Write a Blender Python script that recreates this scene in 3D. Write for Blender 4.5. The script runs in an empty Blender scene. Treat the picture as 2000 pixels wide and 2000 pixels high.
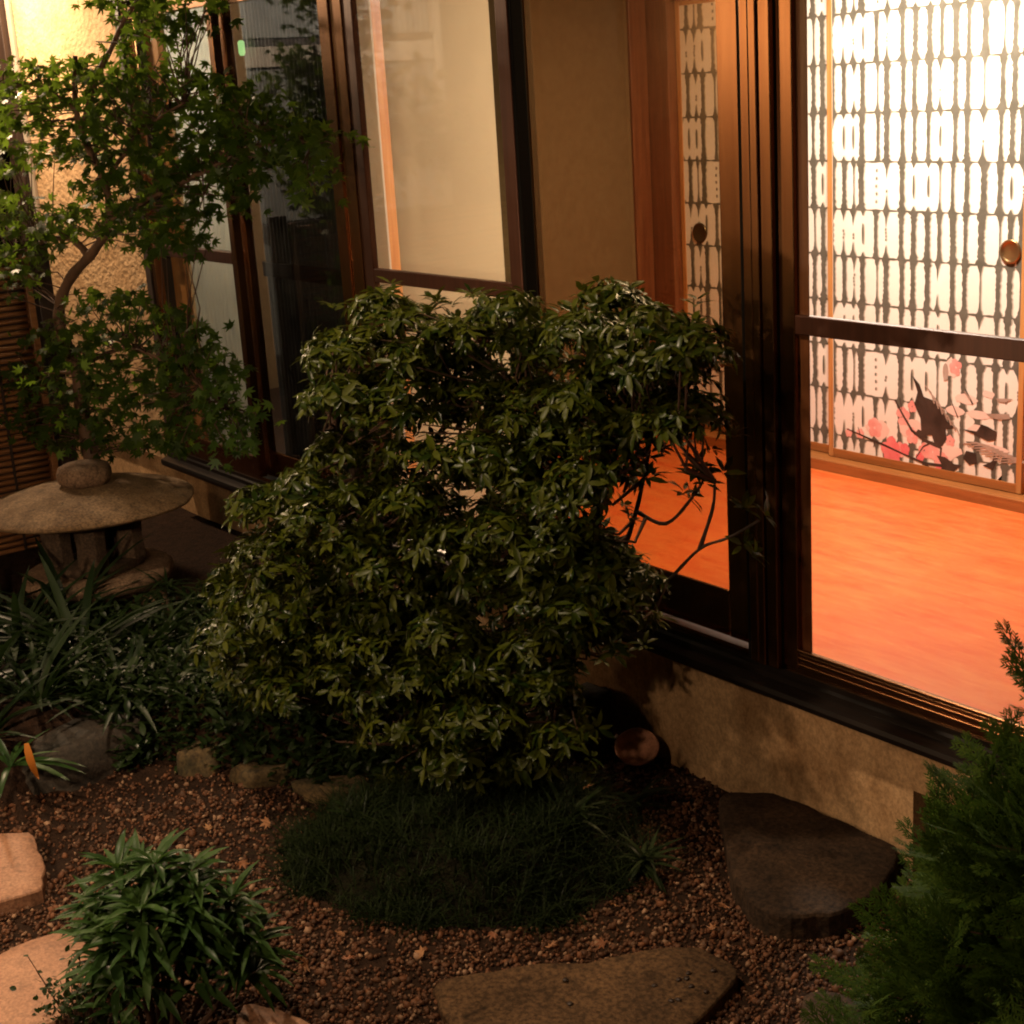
import bpy, bmesh, math, random
import numpy as np
from mathutils import Matrix, Vector, noise

scene = bpy.context.scene
COL = scene.collection
RNG = np.random.default_rng(11)
random.seed(11)

# ---------------------------------------------------------------- camera
cam_data = bpy.data.cameras.new("camera")
cam_data.sensor_width = 36.0
cam_data.lens = 54.0
cam_data.clip_end = 200.0
cam = bpy.data.objects.new("camera", cam_data)
COL.objects.link(cam)
_yaw, _pitch, _roll = math.radians(-54.62), math.radians(15.59), math.radians(-3.61)
_f = Vector((math.sin(_yaw) * math.cos(_pitch), math.cos(_yaw) * math.cos(_pitch), -math.sin(_pitch)))
_r0 = _f.cross(Vector((0, 0, 1))).normalized()
_u0 = _r0.cross(_f)
_r = math.cos(_roll) * _r0 + math.sin(_roll) * _u0
_u = -math.sin(_roll) * _r0 + math.cos(_roll) * _u0
CAM = Vector((0.0, -2.75, 2.0))
cam.matrix_world = Matrix((
    (_r.x, _u.x, -_f.x, CAM.x), (_r.y, _u.y, -_f.y, CAM.y), (_r.z, _u.z, -_f.z, CAM.z), (0, 0, 0, 1)))
scene.camera = cam

# ---------------------------------------------------------------- night sky
world = bpy.data.worlds.new("World")
scene.world = world
world.use_nodes = True
_bg = world.node_tree.nodes["Background"]
_sky = world.node_tree.nodes.new("ShaderNodeTexSky")
_sky.sky_type = 'NISHITA'
_sky.sun_disc = False
_sky.sun_elevation = math.radians(2.0)
_sky.sun_rotation = math.radians(200)
world.node_tree.links.new(_sky.outputs[0], _bg.inputs[0])
_bg.inputs[1].default_value = 0.003

# ---------------------------------------------------------------- lamps of the place, one added spot
def lamp(name, kind, loc, energy, color, size, target=None, **kw):
    d = bpy.data.lights.new(name, kind)
    d.energy = energy
    d.color = color
    if kind == 'AREA':
        d.shape = 'DISK'
        d.size = size
    else:
        d.shadow_soft_size = size
    for k, v in kw.items():
        setattr(d, k, v)
    o = bpy.data.objects.new(name, d)
    COL.objects.link(o)
    o.location = loc
    if target is not None:
        o.rotation_euler = (Vector(target) - Vector(loc)).to_track_quat('-Z', 'Y').to_euler()
    return o

lamp("room_ceiling_light", 'AREA', (-3.55, 1.15, 2.62), 118.0, (1.0, 0.86, 0.74), 0.45, (-3.55, 1.15, 0))
lamp("garden_lamp_light", 'POINT', (-3.72, -2.72, 1.25), 64.0, (1.0, 0.68, 0.41), 0.06)
lamp("eave_lamp_light", 'SPOT', (-3.30, -1.75, 3.25), 235.0, (1.0, 0.74, 0.48), 0.07, (-3.20, -0.75, 0.0),
     spot_size=math.radians(84), spot_blend=0.6)
lamp("veranda_lamp_light", 'POINT', (-1.45, -3.05, 2.25), 85.0, (1.0, 0.68, 0.41), 0.05)
lamp("wall_lamp_light", 'POINT', (-7.6, -0.62, 2.74), 215.0, (1.0, 0.69, 0.42), 0.05)
lamp("hall_light", 'POINT', (-6.0, 0.75, 2.35), 190.0, (1.0, 0.90, 0.74), 0.10)
lamp("wing_reflection_fill", 'SPOT', (-7.4, -2.3, 2.9), 380.0, (1.0, 0.88, 0.72), 0.08, (-8.7, -2.2, 2.0), spot_size=math.radians(95), spot_blend=0.5)  # added spot, brightens the wing for its reflection in the dark glass
lamp("wing_wall_lamp_light", 'POINT', (-8.25, -5.6, 2.35), 95.0, (1.0, 0.66, 0.36), 0.06)

vs = scene.view_settings
vs.view_transform = 'Standard'
vs.look = 'None'
vs.exposure = 0.0
vs.gamma = 1.0
vs.use_curve_mapping = False
scene.cycles.use_denoising = True
scene.cycles.pixel_filter_type = 'BLACKMAN_HARRIS'
scene.cycles.filter_width = 2.0
scene.cycles.max_bounces = 8
scene.cycles.transparent_max_bounces = 24
scene.cycles.sample_clamp_indirect = 6.0
scene.cycles.caustics_reflective = False
scene.cycles.caustics_refractive = False

# ================================================================ helpers
def tag(o, label=None, cat=None, group=None, kind=None):
    if label: o["label"] = label
    if cat: o["category"] = cat
    if group: o["group"] = group
    if kind: o["kind"] = kind
    return o

def empty(name, loc, label=None, cat=None, group=None):
    o = bpy.data.objects.new(name, None)
    o.empty_display_size = 0.1
    COL.objects.link(o)
    o.location = loc
    return tag(o, label, cat, group)

def link(name, me, mat, parent=None):
    o = bpy.data.objects.new(name, me)
    COL.objects.link(o)
    if mat is not None and not me.materials:
        me.materials.append(mat)
    if parent is not None:
        o.parent = parent
        o.matrix_parent_inverse = Matrix.Translation(world_loc(parent)).inverted()
    return o

def world_loc(o):
    # things are empties without rotation; their meshes are modelled in world coordinates
    return Vector(o.location) if o.type == 'EMPTY' else Vector((0, 0, 0))

def mesh_np(name, V, F, mat, parent=None, smooth=False):
    """V (n,3) array, F list of tuples or (m,k) array."""
    me = bpy.data.meshes.new(name)
    V = np.asarray(V, dtype=np.float32)
    if isinstance(F, np.ndarray):
        k = F.shape[1]
        me.vertices.add(len(V)); me.vertices.foreach_set("co", V.ravel())
        me.loops.add(F.size); me.loops.foreach_set("vertex_index", F.astype(np.int32).ravel())
        me.polygons.add(len(F))
        me.polygons.foreach_set("loop_start", np.arange(0, F.size, k, dtype=np.int32))
        me.polygons.foreach_set("loop_total", np.full(len(F), k, dtype=np.int32))
        me.update(calc_edges=True)
        me.validate()
    else:
        me.from_pydata([tuple(map(float, v)) for v in V], [], [tuple(int(i) for i in f) for f in F])
        me.update()
    if smooth:
        me.polygons.foreach_set("use_smooth", np.ones(len(me.polygons), dtype=bool))
    return link(name, me, mat, parent)

class MB:
    def __init__(self): self.V = []; self.F = []
    def box(self, x0, x1, y0, y1, z0, z1):
        n = len(self.V)
        self.V += [(x0,y0,z0),(x1,y0,z0),(x1,y1,z0),(x0,y1,z0),(x0,y0,z1),(x1,y0,z1),(x1,y1,z1),(x0,y1,z1)]
        self.F += [tuple(n+i for i in f) for f in ((0,3,2,1),(4,5,6,7),(0,1,5,4),(1,2,6,5),(2,3,7,6),(3,0,4,7))]
        return self
    def extrude_x(self, prof, x0, x1):
        """closed (y,z) profile swept along x"""
        n = len(self.V); k = len(prof)
        self.V += [(x0, y, z) for y, z in prof] + [(x1, y, z) for y, z in prof]
        for i in range(k):
            j = (i+1) % k
            self.F.append((n+i, n+j, n+k+j, n+k+i))
        self.F.append(tuple(n+i for i in range(k))[::-1]); self.F.append(tuple(n+k+i for i in range(k)))
        return self
    def tube(self, pts, rad, sides=6, caps=True):
        pts = [Vector(p) for p in pts]
        if not hasattr(rad, '__len__'): rad = [rad]*len(pts)
        n = len(self.V)
        prev = None
        for i, p in enumerate(pts):
            t = (pts[min(i+1, len(pts)-1)] - pts[max(i-1, 0)]).normalized()
            if prev is None:
                a = t.orthogonal().normalized()
            else:
                a = (prev - t*prev.dot(t)).normalized()
            prev = a
            b = t.cross(a)
            for s in range(sides):
                q = 2*math.pi*s/sides
                self.V.append(tuple(p + (a*math.cos(q) + b*math.sin(q))*rad[i]))
        for i in range(len(pts)-1):
            for s in range(sides):
                t2 = (s+1) % sides
                self.F.append((n+i*sides+s, n+i*sides+t2, n+(i+1)*sides+t2, n+(i+1)*sides+s))
        if caps:
            self.F.append(tuple(n+s for s in range(sides))[::-1])
            m = n+(len(pts)-1)*sides
            self.F.append(tuple(m+s for s in range(sides)))
        return self
    def lathe(self, prof, c, seg=40, wob=0.0, seed=0):
        """prof list of (r,z) from bottom to top"""
        n = len(self.V); k = len(prof)
        for (r, z) in prof:
            for s in range(seg):
                q = 2*math.pi*s/seg
                rr = r*(1 + wob*noise.noise(Vector((math.cos(q)*1.7+seed, math.sin(q)*1.7, z*6))))
                self.V.append((c[0]+rr*math.cos(q), c[1]+rr*math.sin(q), c[2]+z))
        for i in range(k-1):
            for s in range(seg):
                t = (s+1) % seg
                self.F.append((n+i*seg+s, n+i*seg+t, n+(i+1)*seg+t, n+(i+1)*seg+s))
        self.F.append(tuple(n+s for s in range(seg))[::-1])
        self.F.append(tuple(n+(k-1)*seg+s for s in range(seg)))
        return self
    def build(self, name, mat, parent=None, smooth=False, bevel=0.0):
        o = mesh_np(name, self.V, self.F, mat, parent, smooth)
        if bevel:
            m = o.modifiers.new("bevel", 'BEVEL'); m.width = bevel; m.segments = 2
            m.limit_method = 'ANGLE'; m.angle_limit = math.radians(40)
        return o

def box_part(name, mat, parent, x0, x1, y0, y1, z0, z1, bevel=0.0025):
    return MB().box(x0, x1, y0, y1, z0, z1).build(name, mat, parent, bevel=bevel)

# ================================================================ materials
def new_mat(name):
    m = bpy.data.materials.new(name); m.use_nodes = True
    nt = m.node_tree
    return m, nt, nt.nodes["Principled BSDF"], nt.nodes["Material Output"]

def mat_plain(name, col, rough=0.5, metal=0.0, col2=None, nscale=6.0, stretch=(1,1,1), bump=0.0, bscale=40.0, spec=0.5,
              contrast=(0.35, 0.65), detail=6.0, bdist=0.004, coat=0.0, speck=0.0, sscale=140.0):
    m, nt, p, out = new_mat(name)
    N, L = nt.nodes.new, nt.links.new
    p.inputs["Roughness"].default_value = rough
    p.inputs["Metallic"].default_value = metal
    p.inputs["Specular IOR Level"].default_value = spec
    p.inputs["Coat Weight"].default_value = coat
    p.inputs["Base Color"].default_value = (*col, 1)
    tc = N("ShaderNodeTexCoord")
    mp = N("ShaderNodeMapping"); mp.inputs["Scale"].default_value = stretch
    L(tc.outputs["Object"], mp.inputs[0])
    if col2 is not None:
        n = N("ShaderNodeTexNoise"); n.inputs["Scale"].default_value = nscale; n.inputs["Detail"].default_value = detail
        n.inputs["Roughness"].default_value = 0.62
        L(mp.outputs[0], n.inputs["Vector"])
        r = N("ShaderNodeMapRange"); r.inputs["From Min"].default_value = contrast[0]; r.inputs["From Max"].default_value = contrast[1]
        L(n.outputs["Fac"], r.inputs["Value"])
        mx = N("ShaderNodeMix"); mx.data_type = 'RGBA'
        mx.inputs["A"].default_value = (*col, 1); mx.inputs["B"].default_value = (*col2, 1)
        L(r.outputs[0], mx.inputs["Factor"]); L(mx.outputs["Result"], p.inputs["Base Color"])
        if speck:
            # mineral grain and small dark stains
            n3 = N("ShaderNodeTexNoise"); n3.inputs["Scale"].default_value = sscale; n3.inputs["Detail"].default_value = 3; n3.inputs["Roughness"].default_value = 0.7
            L(mp.outputs[0], n3.inputs["Vector"])
            r3 = N("ShaderNodeMapRange"); r3.inputs["From Min"].default_value = 0.36; r3.inputs["From Max"].default_value = 0.64
            r3.inputs["To Min"].default_value = 1.0-speck; r3.inputs["To Max"].default_value = 1.0+speck*0.7
            L(n3.outputs["Fac"], r3.inputs["Value"])
            n4 = N("ShaderNodeTexNoise"); n4.inputs["Scale"].default_value = nscale*3.1; n4.inputs["Detail"].default_value = 8; n4.inputs["Distortion"].default_value = 0.8
            L(mp.outputs[0], n4.inputs["Vector"])
            r4 = N("ShaderNodeMapRange"); r4.inputs["From Min"].default_value = 0.56; r4.inputs["From Max"].default_value = 0.68
            r4.inputs["To Min"].default_value = 1.0; r4.inputs["To Max"].default_value = 1.0-speck*0.9
            L(n4.outputs["Fac"], r4.inputs["Value"])
            mu = N("ShaderNodeMath"); mu.operation = 'MULTIPLY'; L(r3.outputs[0], mu.inputs[0]); L(r4.outputs[0], mu.inputs[1])
            vm = N("ShaderNodeVectorMath"); vm.operation = 'SCALE'
            L(mx.outputs["Result"], vm.inputs[0]); L(mu.outputs[0], vm.inputs["Scale"]); L(vm.outputs[0], p.inputs["Base Color"])
    if bump:
        b = N("ShaderNodeTexNoise"); b.inputs["Scale"].default_value = bscale; b.inputs["Detail"].default_value = 8
        L(mp.outputs[0], b.inputs["Vector"])
        bp = N("ShaderNodeBump"); bp.inputs["Strength"].default_value = bump; bp.inputs["Distance"].default_value = bdist
        L(b.outputs["Fac"], bp.inputs["Height"]); L(bp.outputs[0], p.inputs["Normal"])
    return m

def mat_leaf(name, col, col2, rough=0.3, trans=0.25, tcol=(0.12, 0.2, 0.03), spec=0.5, bump=0.0):
    m, nt, p, out = new_mat(name)
    N, L = nt.nodes.new, nt.links.new
    p.inputs["Roughness"].default_value = rough
    p.inputs["Specular IOR Level"].default_value = spec
    g = N("ShaderNodeNewGeometry"); oi = N("ShaderNodeObjectInfo")
    ad = N("ShaderNodeMath"); ad.operation = 'ADD'
    L(g.outputs["Random Per Island"], ad.inputs[0]); L(oi.outputs["Random"], ad.inputs[1])
    fr = N("ShaderNodeMath"); fr.operation = 'FRACT'; L(ad.outputs[0], fr.inputs[0])
    mx = N("ShaderNodeMix"); mx.data_type = 'RGBA'
    mx.inputs["A"].default_value = (*col, 1); mx.inputs["B"].default_value = (*col2, 1)
    L(fr.outputs[0], mx.inputs["Factor"]); L(mx.outputs["Result"], p.inputs["Base Color"])
    rr = N("ShaderNodeMapRange"); rr.inputs["To Min"].default_value = rough*0.75; rr.inputs["To Max"].default_value = rough*1.35
    L(fr.outputs[0], rr.inputs["Value"]); L(rr.outputs[0], p.inputs["Roughness"])
    t = N("ShaderNodeBsdfTranslucent"); t.inputs[0].default_value = (*tcol, 1)
    ms = N("ShaderNodeMixShader"); ms.inputs[0].default_value = trans
    L(p.outputs[0], ms.inputs[1]); L(t.outputs[0], ms.inputs[2]); L(ms.outputs[0], out.inputs["Surface"])
    return m

def mat_islands(name, cols, rough=0.6, spec=0.4):
    m, nt, p, out = new_mat(name)
    N, L = nt.nodes.new, nt.links.new
    g = N("ShaderNodeNewGeometry")
    cr = N("ShaderNodeValToRGB"); cr.color_ramp.interpolation = 'LINEAR'
    e = cr.color_ramp.elements
    while len(e) < len(cols): e.new(0.5)
    for i, c in enumerate(cols):
        e[i].position = i/(len(cols)-1); e[i].color = (*c, 1)
    L(g.outputs["Random Per Island"], cr.inputs[0]); L(cr.outputs[0], p.inputs["Base Color"])
    p.inputs["Roughness"].default_value = rough; p.inputs["Specular IOR Level"].default_value = spec
    return m

def mat_glass(name, tint=(0.96, 0.97, 0.95), refl=1.0, rough=0.01):
    m, nt, p, out = new_mat(name)
    N, L = nt.nodes.new, nt.links.new
    nt.nodes.remove(p)
    t = N("ShaderNodeBsdfTransparent"); t.inputs[0].default_value = (*tint, 1)
    gl = N("ShaderNodeBsdfGlossy"); gl.inputs["Roughness"].default_value = rough
    lw = N("ShaderNodeLayerWeight"); lw.inputs["Blend"].default_value = 0.5
    pw = N("ShaderNodeMath"); pw.operation = 'POWER'; pw.inputs[1].default_value = 5.0
    ml = N("ShaderNodeMath"); ml.operation = 'MULTIPLY_ADD'; ml.inputs[1].default_value = 0.96*refl; ml.inputs[2].default_value = 0.04*refl
    ms = N("ShaderNodeMixShader")
    L(lw.outputs["Facing"], pw.inputs[0]); L(pw.outputs[0], ml.inputs[0]); L(ml.outputs[0], ms.inputs[0])
    L(t.outputs[0], ms.inputs[1]); L(gl.outputs[0], ms.inputs[2])
    L(ms.outputs[0], out.inputs["Surface"])
    return m

def mat_paper(name, col, trans=0.45):
    m, nt, p, out = new_mat(name)
    N, L = nt.nodes.new, nt.links.new
    p.inputs["Roughness"].default_value = 0.8; p.inputs["Specular IOR Level"].default_value = 0.2
    tc = N("ShaderNodeTexCoord"); n = N("ShaderNodeTexNoise"); n.inputs["Scale"].default_value = 2.2; n.inputs["Detail"].default_value = 5
    L(tc.outputs["Object"], n.inputs["Vector"])
    mx = N("ShaderNodeMix"); mx.data_type = 'RGBA'
    mx.inputs["A"].default_value = (*col, 1); mx.inputs["B"].default_value = (*[c*0.86 for c in col], 1)
    L(n.outputs["Fac"], mx.inputs["Factor"]); L(mx.outputs["Result"], p.inputs["Base Color"])
    t = N("ShaderNodeBsdfTranslucent"); L(mx.outputs["Result"], t.inputs[0])
    ms = N("ShaderNodeMixShader"); ms.inputs[0].default_value = trans
    L(p.outputs[0], ms.inputs[1]); L(t.outputs[0], ms.inputs[2]); L(ms.outputs[0], out.inputs["Surface"])
    return m

M = {}
M['bronze'] = mat_plain('bronze_aluminium', (0.30, 0.145, 0.064), rough=0.27, metal=1.0, col2=(0.24, 0.11, 0.048), nscale=3, stretch=(20, 20, 0.6), bump=0.03, bscale=90)
M['bronze_red'] = mat_plain('red_brown_frame', (0.085, 0.030, 0.016), rough=0.42, metal=0.5, col2=(0.06, 0.022, 0.012), nscale=3, stretch=(20, 20, 0.6), bump=0.03, bscale=90)
M['bronze_dark'] = mat_plain('dark_sill_metal', (0.016, 0.011, 0.009), rough=0.28, metal=0.2, col2=(0.010, 0.008, 0.007), nscale=5, stretch=(0.6, 20, 20), spec=0.5)
M['groove'] = mat_plain('groove_black', (0.005, 0.004, 0.003), rough=0.8, spec=0.05)  # near-black, stands in for shade in the gaps and the vent
M['red_wood'] = mat_plain('reddish_wood', (0.20, 0.068, 0.026), rough=0.36, col2=(0.12, 0.035, 0.014), nscale=5, stretch=(14, 14, 0.7), bump=0.05, bscale=60)
M['tan_wood'] = mat_plain('tan_wood', (0.52, 0.24, 0.075), rough=0.42, col2=(0.40, 0.16, 0.045), nscale=5, stretch=(12, 12, 0.6), bump=0.05, bscale=60)
M['track_wood'] = mat_plain('track_wood', (0.36, 0.13, 0.035), rough=0.35, col2=(0.25, 0.085, 0.022), nscale=5, stretch=(0.6, 12, 12), bump=0.05, bscale=60)
M['dark_wood'] = mat_plain('dark_wood', (0.035, 0.018, 0.011), rough=0.5, col2=(0.018, 0.010, 0.007), nscale=6, stretch=(14, 14, 0.7), bump=0.15, bscale=60)
M['plaster'] = mat_plain('scratched_plaster', (0.50, 0.335, 0.19), rough=0.9, col2=(0.40, 0.25, 0.13), nscale=7, stretch=(1, 1, 1.6), bump=1.0, bscale=26, spec=0.15, bdist=0.016, speck=0.15, sscale=60)
M['foundation'] = mat_plain('stained_render', (0.60, 0.38, 0.20), rough=0.85, col2=(0.26, 0.135, 0.055), nscale=4.2, stretch=(1, 1, 0.8), bump=0.35, bscale=55, spec=0.2, contrast=(0.42, 0.72), speck=0.25, sscale=110)
M['sand_wall'] = mat_plain('sand_wall', (0.18, 0.12, 0.062), rough=0.9, col2=(0.155, 0.10, 0.05), nscale=30, bump=0.2, bscale=150, spec=0.1)
M['ceiling'] = mat_plain('ceiling_board', (0.42, 0.28, 0.15), rough=0.8, col2=(0.36, 0.22, 0.11), nscale=4, stretch=(0.5, 10, 1))
M['cream_paper'] = mat_paper('cream_paper', (0.80, 0.70, 0.54), 0.55)
M['ribbed'] = mat_paper('ribbed_sheet', (0.62, 0.61, 0.56), 0.5)
M['ribbed_dark'] = mat_plain('ribbed_dark', (0.24, 0.24, 0.22), rough=0.45, col2=(0.11, 0.11, 0.10), nscale=2)
M['band'] = mat_plain('pale_band', (0.33, 0.28, 0.22), rough=0.6, col2=(0.28, 0.23, 0.18), nscale=5)
M['ribbed_reflection'] = mat_plain('reflection_grey_sheet', (0.15, 0.155, 0.15), rough=0.4, col2=(0.10, 0.105, 0.10), nscale=2.5)  # grey put in for the reflection on the dark door's glass
M['ink_soft'] = mat_plain('ink_bleed', (0.36, 0.31, 0.24), rough=0.85, col2=(0.46, 0.40, 0.31), nscale=30, spec=0.1)
M['dark_board'] = mat_plain('dark_board', (0.016, 0.013, 0.011), rough=0.6, col2=(0.011, 0.009, 0.008), nscale=4)
M['washi'] = mat_plain('printed_paper', (0.80, 0.73, 0.64), rough=0.85, col2=(0.75, 0.68, 0.58), nscale=4, spec=0.15)
M['ink'] = mat_plain('grey_ink', (0.135, 0.118, 0.090), rough=0.85, col2=(0.095, 0.082, 0.060), nscale=14, spec=0.1)
M['ink_dark'] = mat_plain('brown_ink', (0.038, 0.022, 0.015), rough=0.85, col2=(0.075, 0.045, 0.032), nscale=10, spec=0.1)
M['ink_grey'] = mat_plain('wash_ink', (0.28, 0.19, 0.14), rough=0.85, col2=(0.45, 0.33, 0.26), nscale=9, spec=0.1)
M['pink'] = mat_plain('pink_ink', (0.72, 0.26, 0.22), rough=0.85, col2=(0.80, 0.42, 0.36), nscale=12, spec=0.1)
M['pink_deep'] = mat_plain('deep_pink_ink', (0.72, 0.12, 0.13), rough=0.85, col2=(0.75, 0.24, 0.22), nscale=12, spec=0.1)
M['pink_pale'] = mat_plain('pale_pink_ink', (0.78, 0.52, 0.44), rough=0.85, col2=(0.76, 0.60, 0.50), nscale=9, spec=0.1)
M['bronze_pull'] = mat_plain('handle_metal', (0.10, 0.065, 0.03), rough=0.3, metal=0.9)
M['brass_pull'] = mat_plain('handle_brass', (0.34, 0.20, 0.09), rough=0.3, metal=0.9)
M['bamboo'] = mat_plain('bamboo', (0.30, 0.135, 0.048), rough=0.45, col2=(0.17, 0.065, 0.022), nscale=5, stretch=(4, 1.2, 40), bump=0.1, bscale=60)
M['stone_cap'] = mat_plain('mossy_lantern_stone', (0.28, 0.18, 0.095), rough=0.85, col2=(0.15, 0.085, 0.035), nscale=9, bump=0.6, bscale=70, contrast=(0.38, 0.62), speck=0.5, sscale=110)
M['stone_shaded'] = mat_plain('shaded_lantern_stone', (0.10, 0.062, 0.036), rough=0.9, col2=(0.05, 0.03, 0.018), nscale=12, bump=0.6, bscale=80, speck=0.5, sscale=110)  # lantern stone darkened, the shade under the cap put into its colour
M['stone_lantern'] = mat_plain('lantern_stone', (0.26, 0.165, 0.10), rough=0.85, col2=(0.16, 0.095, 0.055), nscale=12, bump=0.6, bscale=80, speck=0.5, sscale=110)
M['slab'] = mat_plain('slab_stone', (0.075, 0.041, 0.021), rough=0.9, col2=(0.024, 0.014, 0.008), nscale=4, bump=0.9, bscale=40, contrast=(0.3, 0.7), speck=0.55, sscale=80, bdist=0.008, spec=0.25)
M['flag'] = mat_plain('flag_stone', (0.135, 0.074, 0.034), rough=0.9, col2=(0.045, 0.025, 0.012), nscale=3.6, bump=0.9, bscale=45, contrast=(0.3, 0.7), speck=0.55, sscale=80, bdist=0.008, spec=0.25)
M['flag_pink'] = mat_plain('pinkish_flag_stone', (0.42, 0.22, 0.13), rough=0.6, col2=(0.31, 0.15, 0.085), nscale=8, bump=0.5, bscale=50, contrast=(0.3, 0.7), speck=0.3, sscale=110)
M['rock'] = mat_plain('dark_rock', (0.045, 0.031, 0.021), rough=0.85, col2=(0.018, 0.015, 0.010), nscale=7, bump=0.9, bscale=22, bdist=0.01, speck=0.5, sscale=110)
M['rock_tan'] = mat_plain('mossy_tan_rock', (0.115, 0.072, 0.028), rough=0.9, col2=(0.035, 0.028, 0.010), nscale=9, bump=0.9, bscale=24, bdist=0.012, speck=0.5, sscale=70)
M['soil'] = mat_plain('soil', (0.032, 0.016, 0.009), rough=0.95, col2=(0.014, 0.007, 0.004), nscale=25, bump=1.0, bscale=70, spec=0.15, bdist=0.012)
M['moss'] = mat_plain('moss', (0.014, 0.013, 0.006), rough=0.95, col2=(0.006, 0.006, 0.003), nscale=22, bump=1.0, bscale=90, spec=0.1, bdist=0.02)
M['pebble'] = mat_islands('pebbles', [(0.110, 0.042, 0.018), (0.040, 0.018, 0.009), (0.180, 0.072, 0.032), (0.078, 0.031, 0.014), (0.125, 0.056, 0.028), (0.055, 0.023, 0.011), (0.34, 0.20, 0.12)], rough=0.6, spec=0.25)
M['terracotta'] = mat_plain('terracotta', (0.48, 0.22, 0.13), rough=0.7, col2=(0.34, 0.14, 0.08), nscale=10, bump=0.2, speck=0.25, sscale=110)
M['bark'] = mat_plain('bark', (0.045, 0.026, 0.015), rough=0.85, col2=(0.024, 0.014, 0.009), nscale=10, stretch=(3, 3, 0.6), bump=0.7, bscale=45, bdist=0.006)
M['bark_warm'] = mat_plain('maple_bark', (0.16, 0.085, 0.045), rough=0.75, col2=(0.09, 0.048, 0.027), nscale=9, stretch=(3, 3, 0.7), bump=0.4, bscale=40)
M['twig'] = mat_plain('twig_bark', (0.075, 0.038, 0.022), rough=0.8)
M['bush_leaf'] = mat_leaf('bush_leaf', (0.0090, 0.020, 0.0024), (0.060, 0.068, 0.0042), rough=0.36, trans=0.18, tcol=(0.07, 0.08, 0.006), spec=0.18)
M['maple_leaf'] = mat_leaf('maple_leaf', (0.018, 0.044, 0.0065), (0.042, 0.082, 0.011), rough=0.42, trans=0.45, tcol=(0.20, 0.34, 0.03), spec=0.2)
M['strap_leaf'] = mat_leaf('strap_leaf', (0.0099, 0.0198, 0.0072), (0.0198, 0.0352, 0.0110), rough=0.45, trans=0.15, tcol=(0.05, 0.10, 0.02), spec=0.22)
M['lily_leaf'] = mat_leaf('long_leaf', (0.0240, 0.0562, 0.0150), (0.0450, 0.0938, 0.0195), rough=0.42, trans=0.2, tcol=(0.09, 0.18, 0.03), spec=0.22)
M['conifer'] = mat_leaf('conifer_spray', (0.020, 0.046, 0.007), (0.062, 0.100, 0.012), rough=0.6, trans=0.2, tcol=(0.10, 0.18, 0.02), spec=0.1)
M['grass'] = mat_leaf('dark_grass', (0.0060, 0.0115, 0.0036), (0.017, 0.027, 0.0070), rough=0.55, trans=0.12, tcol=(0.03, 0.05, 0.01), spec=0.1)
M['cover'] = mat_leaf('ground_cover', (0.0120, 0.0240, 0.0072), (0.0240, 0.0420, 0.0108), rough=0.4, trans=0.2, tcol=(0.06, 0.11, 0.02), spec=0.2)
M['dead_leaf'] = mat_leaf('dead_leaf', (0.26, 0.09, 0.035), (0.42, 0.22, 0.10), rough=0.6, trans=0.15, tcol=(0.3, 0.12, 0.04))
M['orange_leaf'] = mat_leaf('orange_leaf', (0.55, 0.19, 0.025), (0.55, 0.19, 0.025), rough=0.5, trans=0.2, tcol=(0.5, 0.2, 0.03))
M['glass'] = mat_glass('clear_glass')
M['glass_mid'] = mat_glass('smoky_glass', tint=(0.68, 0.60, 0.46))
M['glass_dark'] = mat_glass('dark_glass', tint=(0.6, 0.6, 0.6))
# red-orange lacquered floor: worn streaks along the corridor, redder patches where the lacquer is thicker
def floor_mat():
    m, nt, p, out = new_mat('lacquer_floor')
    N, L = nt.nodes.new, nt.links.new
    tc = N("ShaderNodeTexCoord")
    def tex(scale3, sc, det, ro, lo, hi, dist=0.0):
        mp = N("ShaderNodeMapping"); mp.inputs["Scale"].default_value = scale3; mp.inputs["Rotation"].default_value = (0, 0, 0.05)
        L(tc.outputs["Object"], mp.inputs[0])
        n = N("ShaderNodeTexNoise"); n.inputs["Scale"].default_value = sc; n.inputs["Detail"].default_value = det
        n.inputs["Roughness"].default_value = ro; n.inputs["Distortion"].default_value = dist
        L(mp.outputs[0], n.inputs["Vector"])
        r = N("ShaderNodeMapRange"); r.inputs["From Min"].default_value = lo; r.inputs["From Max"].default_value = hi
        L(n.outputs["Fac"], r.inputs["Value"]); return r.outputs[0], n
    def mix(a, b, fac):
        mx = N("ShaderNodeMix"); mx.data_type = 'RGBA'
        for k, v in (("A", a), ("B", b)):
            if isinstance(v, tuple): mx.inputs[k].default_value = (*v, 1)
            else: L(v, mx.inputs[k])
        L(fac, mx.inputs["Factor"]); return mx.outputs["Result"]
    patch, _ = tex((1.5, 6.0, 1), 2.6, 10, 0.74, 0.38, 0.66, 0.0)
    streak, ns = tex((1.6, 20, 1), 2.4, 9, 0.7, 0.40, 0.64)
    scuff, _ = tex((3.0, 26, 1), 3.0, 6, 0.75, 0.63, 0.72)
    c = mix((0.64, 0.165, 0.040), (0.53, 0.052, 0.009), patch)
    c2 = mix((0.60, 0.105, 0.020), (0.66, 0.185, 0.045), streak)
    hv = N("ShaderNodeValue"); hv.outputs[0].default_value = 0.35
    c = mix(c, c2, hv.outputs[0])
    c = mix(c, (0.70, 0.30, 0.10), scuff)
    L(c, p.inputs["Base Color"])
    p.inputs["Roughness"].default_value = 0.36; p.inputs["Specular IOR Level"].default_value = 0.35
    bp = N("ShaderNodeBump"); bp.inputs["Strength"].default_value = 0.08; bp.inputs["Distance"].default_value = 0.003
    L(ns.outputs["Fac"], bp.inputs["Height"]); L(bp.outputs[0], p.inputs["Normal"])
    return m
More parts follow.
